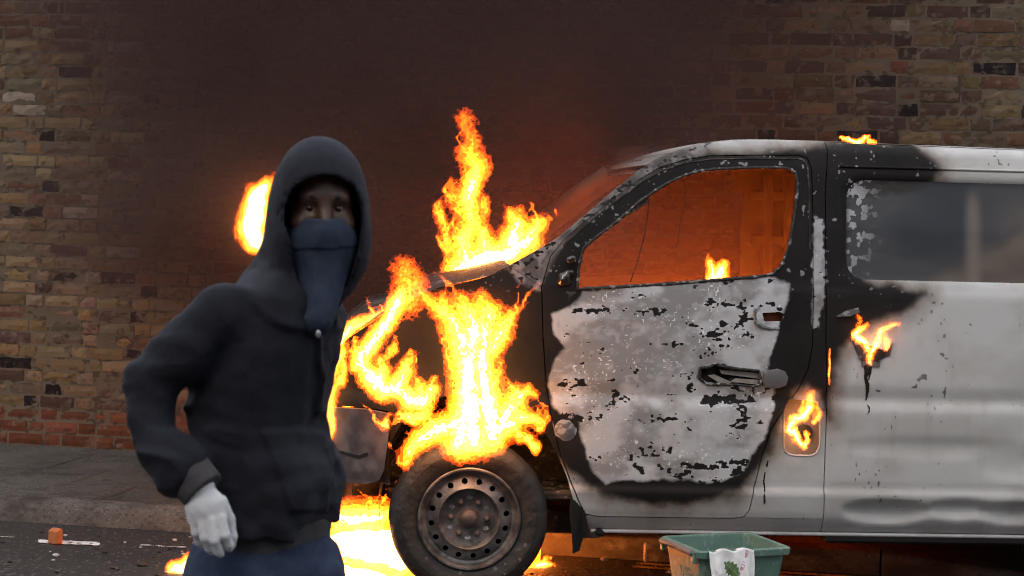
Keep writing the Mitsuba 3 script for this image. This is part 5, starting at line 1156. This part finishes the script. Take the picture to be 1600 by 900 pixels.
# ---------------------------------------------------------------- fire: each flame a set of nested luminous shells, the hot ones inside
# name: (distance behind the van's near side, tongues as (u, z, radius, heat) along their length), metres in the van's own axes
FLAMES = {
 'flame_arch': (-0.07,[[(0.012,0.67,0.0848,1.1),(-0.001,0.777,0.0979,1.2),(-0.02,0.884,0.0847,1.2),(-0.028,0.991,0.0783,1.1),(-0.052,1.098,0.0782,1.0),(-0.091,1.177,0.0651,0.8),(-0.14,1.235,0.0488,0.6)],[(0.087,0.685,0.0718,1.1),(0.071,0.792,0.0915,1.2),(0.044,0.912,0.0717,1.1),(0.031,1.019,0.0652,1.1),(0.044,1.127,0.0716,1.0),(0.058,1.202,0.0652,0.9),(0.024,1.265,0.0352,0.5)],[(-0.052,0.669,0.0784,1.1),(-0.043,0.763,0.0784,1.1),(-0.035,0.857,0.0588,1.0)],[(-0.015,1.018,0.0652,1.0),(-0.004,1.126,0.0716,1.1),(-0.02,1.206,0.0587,0.9),(-0.061,1.263,0.0352,0.5)],[(0.072,1.06,0.0521,0.9),(0.108,1.128,0.0553,0.9),(0.139,1.182,0.0382,0.8),(0.154,1.217,0.0206,0.5),(0.132,1.236,0.0118,0.3)],[(-0.277,0.563,0.0235,0.7),(-0.259,0.622,0.0382,0.9),(-0.22,0.671,0.0521,1.0),(-0.155,0.716,0.0652,1.1),(-0.075,0.738,0.0652,1.1)],[(-0.202,0.682,0.0353,0.9),(-0.177,0.747,0.0294,0.7),(-0.188,0.787,0.0147,0.4)],[(0.113,0.72,0.0718,1.1),(0.152,0.794,0.0718,1.0),(0.185,0.861,0.0522,0.9),(0.232,0.884,0.0295,0.7),(0.265,0.871,0.0177,0.5)],[(0.153,0.74,0.0589,1.0),(0.206,0.776,0.049,0.9),(0.26,0.769,0.0324,0.8),(0.301,0.745,0.0148,0.5)],[(0.2,0.7,0.0354,0.9),(0.24,0.685,0.0265,0.9),(0.268,0.648,0.0266,1.0),(0.274,0.626,0.0148,0.6)],[(-0.113,1.198,0.0381,0.8),(-0.162,1.229,0.0323,0.7),(-0.21,1.271,0.0264,0.55),(-0.243,1.302,0.0146,0.3)],[(-0.031,0.911,0.0521,0.9),(-0.086,0.958,0.0294,0.7),(-0.108,1.017,0.0176,0.45),(-0.12,1.07,0.0117,0.3)],[(0.081,0.913,0.0353,0.8),(0.112,0.967,0.0235,0.6),(0.106,1.021,0.0147,0.4)],[(0.29,0.723,0.0148,0.6),(0.316,0.77,0.0118,0.45),(0.304,0.81,0.0088,0.3)]]),
 'flame_lamp': (-0.05,[[(-0.483,0.975,0.04,1.0),(-0.46,1.029,0.048,1.1),(-0.416,1.089,0.044,1.1),(-0.372,1.149,0.044,1.2),(-0.342,1.203,0.044,1.25),(-0.322,1.251,0.044,1.2),(-0.309,1.284,0.028,0.8),(-0.323,1.31,0.0107,0.5)],[(-0.473,0.992,0.044,1.0),(-0.426,0.928,0.0561,1.15),(-0.372,0.881,0.0561,1.2),(-0.319,0.893,0.0481,1.1),(-0.283,0.963,0.0401,0.9),(-0.266,1.022,0.024,0.6)],[(-0.399,0.902,0.0481,1.1),(-0.379,0.956,0.0361,0.9),(-0.39,1.004,0.024,0.6)],[(-0.318,0.887,0.0481,1.0),(-0.264,0.84,0.0562,1.15),(-0.21,0.825,0.0522,1.1),(-0.174,0.879,0.0361,0.9),(-0.164,0.928,0.0134,0.5)],[(-0.237,0.825,0.0401,1.0),(-0.222,0.889,0.0321,0.8),(-0.239,0.932,0.0134,0.5)],[(-0.295,0.775,0.0281,0.9),(-0.249,0.763,0.0361,1.0),(-0.204,0.771,0.0321,0.9),(-0.17,0.81,0.0134,0.6)],[(-0.39,0.741,0.0134,0.8),(-0.368,0.731,0.0241,0.9),(-0.353,0.758,0.0134,0.7),(-0.343,0.78,0.008,0.4)],[(-0.326,0.732,0.0107,0.8),(-0.313,0.748,0.0134,0.8),(-0.297,0.77,0.008,0.5)],[(-0.475,0.991,0.028,0.8),(-0.503,1.039,0.024,0.7),(-0.493,1.087,0.0107,0.5)],[(-0.442,1.048,0.028,0.8),(-0.451,1.094,0.0133,0.6),(-0.431,1.137,0.008,0.4)],[(-0.284,1.252,0.052,0.36),(-0.272,1.319,0.044,0.26),(-0.298,1.38,0.028,0.18)],[(-0.317,1.305,0.0133,0.45),(-0.297,1.343,0.0133,0.36),(-0.311,1.385,0.008,0.2)],[(-0.374,1.004,0.0133,0.5),(-0.343,1.042,0.024,0.6),(-0.328,1.091,0.0107,0.4)]]),
 'flame_nose': (0.1,[[(-0.66,0.714,0.0318,1.0),(-0.64,0.791,0.0424,1.1),(-0.625,0.868,0.0423,1.1),(-0.605,0.939,0.0423,1.1),(-0.585,1.005,0.0423,1.15),(-0.565,1.062,0.0423,1.2),(-0.539,1.109,0.0388,1.2),(-0.496,1.142,0.0317,0.9),(-0.445,1.165,0.0247,0.7),(-0.389,1.188,0.0136,0.5)],[(-0.615,0.884,0.0388,1.0),(-0.59,0.966,0.0388,1.0),(-0.547,1.016,0.0353,0.9),(-0.516,1.06,0.0247,0.7),(-0.479,1.094,0.0136,0.5)],[(-0.644,0.747,0.0318,1.0),(-0.608,0.797,0.0353,1.0),(-0.587,0.852,0.0282,0.8),(-0.567,0.896,0.0136,0.5)],[(-0.513,0.701,0.0136,0.9),(-0.528,0.755,0.0247,1.0),(-0.516,0.815,0.0212,0.9),(-0.504,0.875,0.0136,0.7),(-0.51,0.919,0.0081,0.4)],[(-0.599,0.634,0.0136,0.9),(-0.587,0.699,0.0212,1.0),(-0.593,0.762,0.0212,0.9),(-0.581,0.809,0.0109,0.6)],[(-0.571,0.735,0.0109,0.8),(-0.529,0.687,0.0109,0.8),(-0.487,0.748,0.0109,0.7),(-0.477,0.783,0.0068,0.4)],[(-0.556,0.896,0.0282,0.8),(-0.541,0.956,0.0247,0.8),(-0.553,1.005,0.0136,0.5)],[(-0.539,1.103,0.0317,0.6),(-0.472,1.146,0.0282,0.5),(-0.405,1.182,0.0212,0.4),(-0.352,1.216,0.0109,0.25)]]),
 'flame_screen': (0.62,[[(-0.057,1.369,0.0635,1.0),(0.052,1.407,0.0867,1.2),(0.167,1.438,0.081,1.3),(0.267,1.507,0.0694,1.05),(0.303,1.575,0.0434,0.75),(0.325,1.604,0.0203,0.4)],[(0.195,1.491,0.081,1.1),(0.216,1.578,0.052,0.9),(0.192,1.612,0.0347,0.6),(0.226,1.642,0.0202,0.4)],[(-0.012,1.414,0.0693,1.0),(-0.031,1.5,0.0577,0.8),(0.013,1.588,0.0577,0.6),(-0.013,1.688,0.0519,0.95),(0.008,1.761,0.0519,1.0),(0.024,1.827,0.0577,0.6),(-0.009,1.89,0.0461,0.42),(0.004,1.948,0.0259,0.28),(-0.036,2.047,0.0202,0.16)],[(0.08,1.445,0.0751,1.0),(0.055,1.531,0.0462,0.75),(0.025,1.579,0.026,0.5)],[(-0.094,1.449,0.026,0.7),(-0.107,1.541,0.0231,0.6),(-0.138,1.621,0.0259,0.75),(-0.148,1.65,0.0173,0.6),(-0.134,1.679,0.0115,0.4)],[(-0.046,1.629,0.0288,0.4),(-0.082,1.686,0.0259,0.35),(-0.078,1.758,0.0144,0.22)],[(0.067,1.632,0.0231,0.5),(0.068,1.684,0.0173,0.35)],[(0.281,1.522,0.0463,0.9),(0.332,1.575,0.0289,0.6),(0.354,1.605,0.0145,0.3)]]),
 'flame_ground': (0.28,[[(-0.618,0.17,0.1001,1.3),(-0.507,0.172,0.1281,1.5),(-0.382,0.157,0.1282,1.5),(-0.283,0.091,0.0837,1.4)],[(-0.592,0.283,0.0723,1.0),(-0.495,0.27,0.0946,1.1),(-0.384,0.28,0.0891,1.0),(-0.341,0.314,0.039,0.7)],[(-0.56,0.045,0.0947,1.4),(-0.406,0.019,0.1004,1.4),(-0.238,-0.007,0.0614,1.1)],[(-0.385,0.314,0.039,0.7),(-0.419,0.355,0.0223,0.5)],[(-0.565,0.311,0.0389,0.7),(-0.586,0.361,0.0222,0.45)]]),
 'flame_ball': (1.0,[[(-0.953,1.48,0.0717,1.4),(-0.985,1.56,0.0896,1.6),(-0.975,1.64,0.0836,1.6),(-0.946,1.695,0.0537,1.3)],[(-0.86,1.548,0.1016,1.5),(-0.874,1.652,0.0717,1.3)],[(-0.992,1.47,0.0299,0.8),(-0.97,1.432,0.0209,0.5)],[(-0.917,1.726,0.0179,0.5),(-0.903,1.762,0.0119,0.3)]]),
 'flame_window': (0.3,[[(1.084,1.35,0.0478,1.3),(1.088,1.395,0.0393,1.1),(1.11,1.427,0.0197,0.7)],[(1.055,1.361,0.0309,1.2),(1.045,1.411,0.0225,0.9),(1.038,1.456,0.0112,0.5)],[(1.109,1.373,0.0253,1.0),(1.116,1.407,0.0141,0.6)]]),
 'flame_flap': (-0.01,[[(1.365,0.719,0.0136,1.1),(1.351,0.746,0.0218,1.1),(1.372,0.782,0.0218,1.0),(1.415,0.797,0.0245,1.2),(1.436,0.835,0.0218,1.0),(1.44,0.874,0.0164,0.6),(1.451,0.901,0.0109,0.35)],[(1.373,0.736,0.0164,1.2),(1.391,0.687,0.0191,1.2),(1.417,0.668,0.0164,1.1),(1.435,0.693,0.0136,0.9),(1.426,0.726,0.0109,0.8)],[(1.46,0.77,0.0136,0.7),(1.476,0.811,0.0136,0.6),(1.466,0.847,0.0082,0.4)],[(1.403,0.824,0.0136,0.7),(1.413,0.857,0.0109,0.4)]]),
 'flame_catch': (-0.03,[[(1.683,1.088,0.0163,1.0),(1.651,1.123,0.0218,1.2),(1.623,1.141,0.019,1.1),(1.641,1.171,0.019,1.0),(1.674,1.188,0.0109,0.5)],[(1.69,1.028,0.0109,1.0),(1.695,1.072,0.0163,1.1),(1.721,1.119,0.0163,1.1),(1.736,1.165,0.0136,1.0),(1.768,1.196,0.0109,0.8),(1.804,1.199,0.0082,0.4)],[(1.752,1.092,0.0109,0.7),(1.759,1.128,0.0136,0.5),(1.75,1.16,0.0082,0.3)],[(1.63,1.193,0.0082,0.4),(1.637,1.223,0.0082,0.25)]]),
 'flame_roof': (0.3,[[(1.616,1.993,0.0113,0.9),(1.642,1.991,0.0141,1.0),(1.671,1.981,0.0141,1.1),(1.699,1.982,0.0169,1.2),(1.719,1.999,0.0141,1.1),(1.733,2.008,0.0085,0.6)],[(1.736,1.985,0.0141,1.0),(1.759,1.98,0.0113,0.7)]]),
 'flame_seam': (-0.004,[[(1.521,0.935,0.0041,0.6),(1.521,0.99,0.006,1.0),(1.519,1.039,0.0055,1.0),(1.518,1.085,0.0033,0.5)]]),
 'flame_puddle': (0.7,[[(0.35,0.005,0.0235,1.0),(0.385,0.017,0.0235,1.2),(0.421,0.012,0.0147,0.8)],[(0.391,0.041,0.0147,0.7),(0.414,0.047,0.0088,0.5)]]),
}
FLAME_SAYS = {
 'flame_arch': 'tall yellow white flame pouring out of the front wheel arch over the tyre',
 'flame_lamp': 'broken flame tongues curling up the front wing of the van beside the headlamp',
 'flame_nose': 'ragged orange flames licking up the nose of the van beside the person',
 'flame_screen': 'large flame with a tall orange tongue at the foot of the windscreen',
 'flame_ground': 'white hot fire burning on the road under the front bumper',
 'flame_ball': 'bright ball of flame in the smoke behind the hood of the person',
 'flame_window': 'small yellow flame inside the front door window',
 'flame_flap': 'curling orange flame around the open fuel flap',
 'flame_catch': 'small forked flame burning at the handle of the sliding door',
 'flame_roof': 'low flickering flame on the edge of the roof',
 'flame_seam': 'thin sliver of flame in the seam beside the sliding door',
 'flame_puddle': 'small flame on the road behind the front tyre',
 'flame_cab': 'fire on the burnt seats inside the cab',
 'flame_under': 'fire on the road under the engine behind the front wheel',
 'flame_far_side': 'fire burning up the far side of the bonnet',
 'flame_behind': 'edge of a bright flame on the road beside the jeans of the person',
}
scene['burning_gas'] = {'type': 'blendbsdf', 'weight': 0.5, 'a': {'type': 'null'}, 'b': {'type': 'null'}}
LEVELS = [(-0.08, (0.12, 0.0095, 0.0005)), (0.08, (0.30, 0.044, 0.0014)), (0.30, (0.34, 0.12, 0.005)), (0.54, (0.30, 0.20, 0.028)), (0.86, (0.70, 0.58, 0.30))]
HIDDEN = [(0.0, (0.5, 0.06, 0.003)), (0.5, (1.0, 0.55, 0.12))]
GLOW = 1.0
FLAME_KEYS = []
def licks(strands, n, seed, size):
    """Small torn tongues that leave the larger ones, rising and curling."""
    r_ = np.random.default_rng(seed); out = []
    pts = [p for s in strands for p in s[:-1]]
    for k in range(n):
        u, z, r, h_ = pts[r_.integers(len(pts))]
        sd = r_.choice([-1, 1]); r0 = size * r_.uniform(0.5, 1.2); L = size * r_.uniform(4, 11)
        u, z = u + sd * r * r_.uniform(0.35, 0.95), z + r * r_.uniform(-0.3, 0.8)
        cu = r_.uniform(-0.5, 0.5); q = [(u, z, r0, r_.uniform(0.6, 1.1))]
        for t in (0.35, 0.7, 1.0): q.append((u + sd * L * 0.35 * t + cu * L * t * t + r_.normal(0, 0.1) * L, z + L * t, r0 * (1 - 0.75 * t), r_.uniform(0.5, 1.0) * (1 - 0.55 * t)))
        out.append(q)
    return out
def flame(name, wd, strands, cell, deep=0.75, seed=0, rough=1.0, heat=1.0, glow=1.0, red=1.0, hidden=False):
    key = 'flame' + (f'_{len(FLAME_KEYS):03d}' if FLAME_KEYS else ''); FLAME_KEYS.append(key)
    pts = np.array([p for s in strands for p in s])
    pad = pts[:, 2].max() * 1.5 + 3 * cell
    rmax = pts[:, 2].max()
    lo = np.array([pts[:, 0].min() - pad, wd - rmax * deep * 1.4 - 2 * cell, pts[:, 1].min() - pad])
    hi = np.array([pts[:, 0].max() + pad, wd + rmax * deep * 1.4 + 2 * cell, pts[:, 1].max() + pad])
    P = grid(lo, hi, cell)
    sc = 0.075 / max(np.median(pts[:, 2]), 0.004)          # finer licks on smaller flames
    sc = min(sc, 9.0)
    q = P * np.array([6.0, 6.0, 3.4]) * sc
    amp = 0.62 * np.median(pts[:, 2]) * rough
    Pw = P + amp * np.stack([meshkit.noise(q, seed + k) - 0.5 for k in range(3)], -1) * 2
    q2 = P * np.array([17.0, 17.0, 8.0]) * sc
    Pw = Pw + 0.5 * amp * np.stack([meshkit.noise(q2, seed + 7 + k) - 0.5 for k in range(3)], -1) * 2
    f = np.full(P.shape[:3], -2.0)
    shp = np.array(P.shape[:3])
    for n, s in enumerate(strands):
        off = RNG.normal(0, 0.35) * s[0][2]
        for a, b in zip(s[:-1], s[1:]):
            A, Bp = np.array([a[0], wd + off, a[1]]), np.array([b[0], wd + off, b[1]])
            far = 1.9 * max(a[2], b[2]) + 1.6 * amp
            i0 = np.clip(((np.minimum(A, Bp) - far - lo) / cell).astype(int), 0, shp - 1); i1 = np.clip(((np.maximum(A, Bp) + far - lo) / cell).astype(int) + 2, 1, shp)
            sl = tuple(slice(u_, v_) for u_, v_ in zip(i0, i1))
            e = Pw[sl] - A; d = Bp - A
            t = np.clip((e @ d) / (d @ d), 0, 1)
            e = (e - t[..., None] * d) * np.array([1, 1 / deep, 1])
            g = heat * (a[3] + (b[3] - a[3]) * t) * (1 - np.sqrt((e * e).sum(-1)) / (a[2] + (b[2] - a[2]) * t))
            f[sl] = -smin(-f[sl], -g, 0.12)
    q3 = Pw * np.array([26.0, 26.0, 9.0]) * sc
    ridge = 1 - 2 * np.abs(meshkit.fbm(q3, 3, seed + 20) - 0.5) * 2
    f = f + rough * (0.60 * (ridge - 0.66) + 0.30 * (meshkit.fbm(q3 * 1.9 + 5, 2, seed + 31) - 0.5))
    names = ['envelope', 'envelope_001', 'mantle', 'mantle_001', 'core']
    for (lv, col), part in zip(HIDDEN if hidden else LEVELS, ['envelope', 'core'] if hidden else names):
        m = nets(f, lo, cell, lv)
        if m is None or len(m.faces) < 8: continue
        m = tm(van(np.array(m.vertices)), m.faces)
        k = f'{key}__{part}'
        scene[k] = mikit.ply(m, 'burning_gas', emitter={'type': 'area', 'radiance': rgb(*(GLOW * glow * c * k_ for c, k_ in zip(col, (1, red, red * red))))})
    say(key, FLAME_SAYS[name], 'flame', 'flames of the burning van')
CELL = {'flame_arch': 0.0105, 'flame_lamp': 0.008, 'flame_nose': 0.008, 'flame_screen': 0.0095, 'flame_ground': 0.012, 'flame_ball': 0.010, 'flame_window': 0.005, 'flame_flap': 0.0035, 'flame_catch': 0.003, 'flame_roof': 0.003, 'flame_seam': 0.0018, 'flame_puddle': 0.004}
LICKS = {'flame_arch': (26, 5, 0.014), 'flame_lamp': (8, 6, 0.009), 'flame_nose': (10, 7, 0.009), 'flame_screen': (20, 18, 0.013), 'flame_ground': (14, 9, 0.016)}
for n_, (name, (wd, strands)) in enumerate(FLAMES.items()):
    strands = strands + licks(strands, *LICKS[name]) if name in LICKS else strands
    flame(name, wd, strands, CELL[name], seed=50 * n_, deep=0.55 if name in ('flame_flap', 'flame_catch', 'flame_seam') else 0.8, rough=0.95 if name == 'flame_ball' else 0.6 if name == 'flame_ground' else 1.0, heat=1.0 if name in ('flame_ball', 'flame_flap', 'flame_window', 'flame_roof') else 0.95)
flame('flame_cab', 0.85, [[(0.62, 0.85, 0.17, 1.5), (0.65, 1.05, 0.13, 1.4), (0.64, 1.16, 0.06, 1.0)], [(0.95, 0.88, 0.17, 1.5), (0.97, 1.08, 0.12, 1.3), (0.95, 1.16, 0.05, 0.9)], [(1.25, 0.85, 0.15, 1.4), (1.27, 1.05, 0.10, 1.1)], [(1.6, 0.6, 0.2, 1.4), (1.65, 0.9, 0.13, 1.2), (1.6, 1.1, 0.06, 0.8)]], 0.02, seed=900, deep=1.1, glow=6.0, red=0.6, hidden=True)
flame('flame_behind', 0.5, [[(-1.26, 0.01, 0.05, 1.4), (-1.20, 0.03, 0.06, 1.4), (-1.14, 0.05, 0.07, 1.3), (-1.05, 0.07, 0.07, 1.2)], [(-1.12, 0.06, 0.05, 1.2), (-1.08, 0.15, 0.03, 0.8)]], 0.008, seed=950)
flame('flame_under', 0.85, [[(-0.35, 0.02, 0.16, 1.5), (0.0, 0.03, 0.18, 1.5), (0.3, 0.02, 0.12, 1.3)], [(-0.1, 0.05, 0.14, 1.4), (-0.05, 0.22, 0.09, 1.0)], [(0.2, 0.05, 0.10, 1.3), (0.22, 0.18, 0.06, 0.9)]], 0.02, seed=970, glow=6.0, red=0.6, hidden=True)
flame('flame_far_side', 1.80, [[(-0.30, 0.5, 0.14, 1.5), (-0.25, 0.80, 0.11, 1.4), (-0.25, 1.02, 0.05, 1.0)], [(0.05, 0.6, 0.15, 1.5), (0.07, 0.92, 0.12, 1.4), (0.08, 1.14, 0.05, 1.0)], [(0.3, 0.7, 0.13, 1.4), (0.32, 0.98, 0.10, 1.2), (0.32, 1.18, 0.05, 0.8)]], 0.022, seed=990, deep=0.8, glow=3.2, red=0.62, hidden=True)

# ---------------------------------------------------------------- smoke
def smoke(key, lo, hi, cell, density, albedo, label):
    lo, hi = np.array(lo, float), np.array(hi, float)
    n = np.maximum(((hi - lo) / cell).astype(int), 2)
    ax = [np.linspace(lo[k] + (hi[k] - lo[k]) / n[k] / 2, hi[k] - (hi[k] - lo[k]) / n[k] / 2, n[k]) for k in range(3)]
    d = np.maximum(density(np.stack(np.meshgrid(*ax, indexing='ij'), -1)), 0)
    # one box that fits the smoke closely
    step = (hi - lo) / n
    cells = [(0, n[0], 0, n[1])]
    for k, (xa, xb, ya, yb) in enumerate(cells):
        on = d[xa:xb, ya:yb] > 0.02
        ix, iy, iz = (np.nonzero(on.any(t))[0] for t in ((1, 2), (0, 2), (0, 1)))
        b0 = np.array([xa + ix[0], ya + iy[0], iz[0]]); b1 = np.array([xa + ix[-1] + 1, ya + iy[-1] + 1, iz[-1] + 1])
        if lo[1] + step[1] * b0[1] < 8.75: b0[1] = 0            # start in front of the van, not in its skin
        g0, g1 = np.maximum(b0 - 1, 0), np.minimum(b1 + 1, n)
        l3, h3 = lo + step * g0, lo + step * g1
        g = mi.VolumeGrid(np.ascontiguousarray(d[g0[0]:g1[0], g0[1]:g1[1], g0[2]:g1[2]].transpose(2, 1, 0)[..., None].astype(np.float32)))
        hullm = trimesh.creation.box(bounds=[lo + step * b0 + 0.0005, lo + step * b1 - 0.0005])
        scene[f'{key}__billow' + (f'_{k:03d}' if k else '')] = {**mikit.ply(hullm), 'bsdf': {'type': 'null'},
            'interior': {'type': 'heterogeneous', 'albedo': rgb(*albedo), 'phase': {'type': 'hg', 'g': 0.2},
                         'sigma_t': {'type': 'gridvolume', 'grid': g, 'filter_type': 'trilinear', 'to_world': T().translate(l3.tolist()).scale((h3 - l3).tolist())}}}
    say(key, label, 'smoke', kind='stuff')
def plume(P):
    x, y, z = P[..., 0], P[..., 1], P[..., 2]
    tw = meshkit.fbm(P * np.array([0.9, 0.9, 0.7]), 4, 3) - 0.5
    t2 = meshkit.fbm(P * np.array([2.2, 2.2, 1.7]) + 7, 4, 8) - 0.5
    # the column leans left and back to the wall as it rises and widens; the cab is full of smoke too
    cx = -0.42 - 0.16 * (z - 1.2) + 0.55 * tw
    wd = 0.72 + 0.40 * np.clip(z - 1.0, 0, 4)
    cy = 9.75 + 0.62 * np.clip(z - 1.3, 0, 1.6)
    col = np.exp(-np.abs((x - cx) / wd) ** 2.8) * np.exp(-((y - cy + 0.5 * tw) / 0.85) ** 2) * np.clip((z - 0.5) / 0.5, 0, 1)
    blob = np.exp(-(((x + 1.66) / 0.50) ** 2 + ((y - 9.9) / 0.6) ** 2 + ((z - 1.58) / 0.32) ** 2))
    low = 0.5 * np.exp(-(((x + 1.1) / 0.9) ** 2 + ((y - 10.2) / 0.7) ** 2 + ((z - 0.9) / 0.7) ** 2))
    thin = 0.12 * np.exp(-(((x - 1.4) / 1.4) ** 2 + ((y - 9.9) / 0.8) ** 2 + ((z - 2.35) / 0.6) ** 2)) * np.clip(0.5 + 4 * tw, 0, 2)
    high = 0.45 * np.clip((z - 1.9) / 0.9, 0, 1) * np.exp(-np.abs((x + 0.5) / 2.6) ** 3 - ((y - 10.1) / 0.9) ** 2)
    q = np.stack([(P[..., 0] - VO[0]) * VU[0] + (P[..., 1] - VO[1]) * VU[1], (P[..., 0] - VO[0]) * VW[0] + (P[..., 1] - VO[1]) * VW[1]], -1)
    cab = (q[..., 0] > 0.1) * (q[..., 0] < 3.9) * (q[..., 1] > 0.12) * (q[..., 1] < 1.58) * (z > 0.5) * (z < 1.9) * (z < 1.37 + (q[..., 0] - 0.1) * 0.9)
    canopy = 1.3 * np.clip((z - 2.95) / 0.3, 0, 1) * np.exp(-np.abs((x + 0.3) / 3.0) ** 4 - np.abs((y - 10.4) / 1.3) ** 3)
    d = (4.2 + 1.0 * np.clip((z - 1.9) / 0.6, 0, 1)) * col * np.clip(1 + 1.6 * t2, 0.3, 1.8) + canopy + 3.0 * blob * np.clip(1 + 2 * t2, 0, 3) + low + thin + high
    edge = np.clip((y - 8.75 - 0.75 * np.clip(z - 1.6, 0, 2)) / 0.4, 0, 1)
    d = np.minimum(d, 4.6) * edge * np.clip((3.9 - z) / 0.7, 0, 1) * np.clip((x + 3.3) / 0.5, 0, 1) * np.clip((2.8 - x) / 0.5, 0, 1)
    return np.where(cab > 0, 1.0 * np.clip(1 + 2 * t2, 0.3, 2), d)
smoke('smoke', [-3.3, 8.26, 0.455], [2.8, 11.9, 3.9], 0.075, plume, (0.195, 0.124, 0.112), 'dark brown smoke rolling up the brick wall from the burning van')
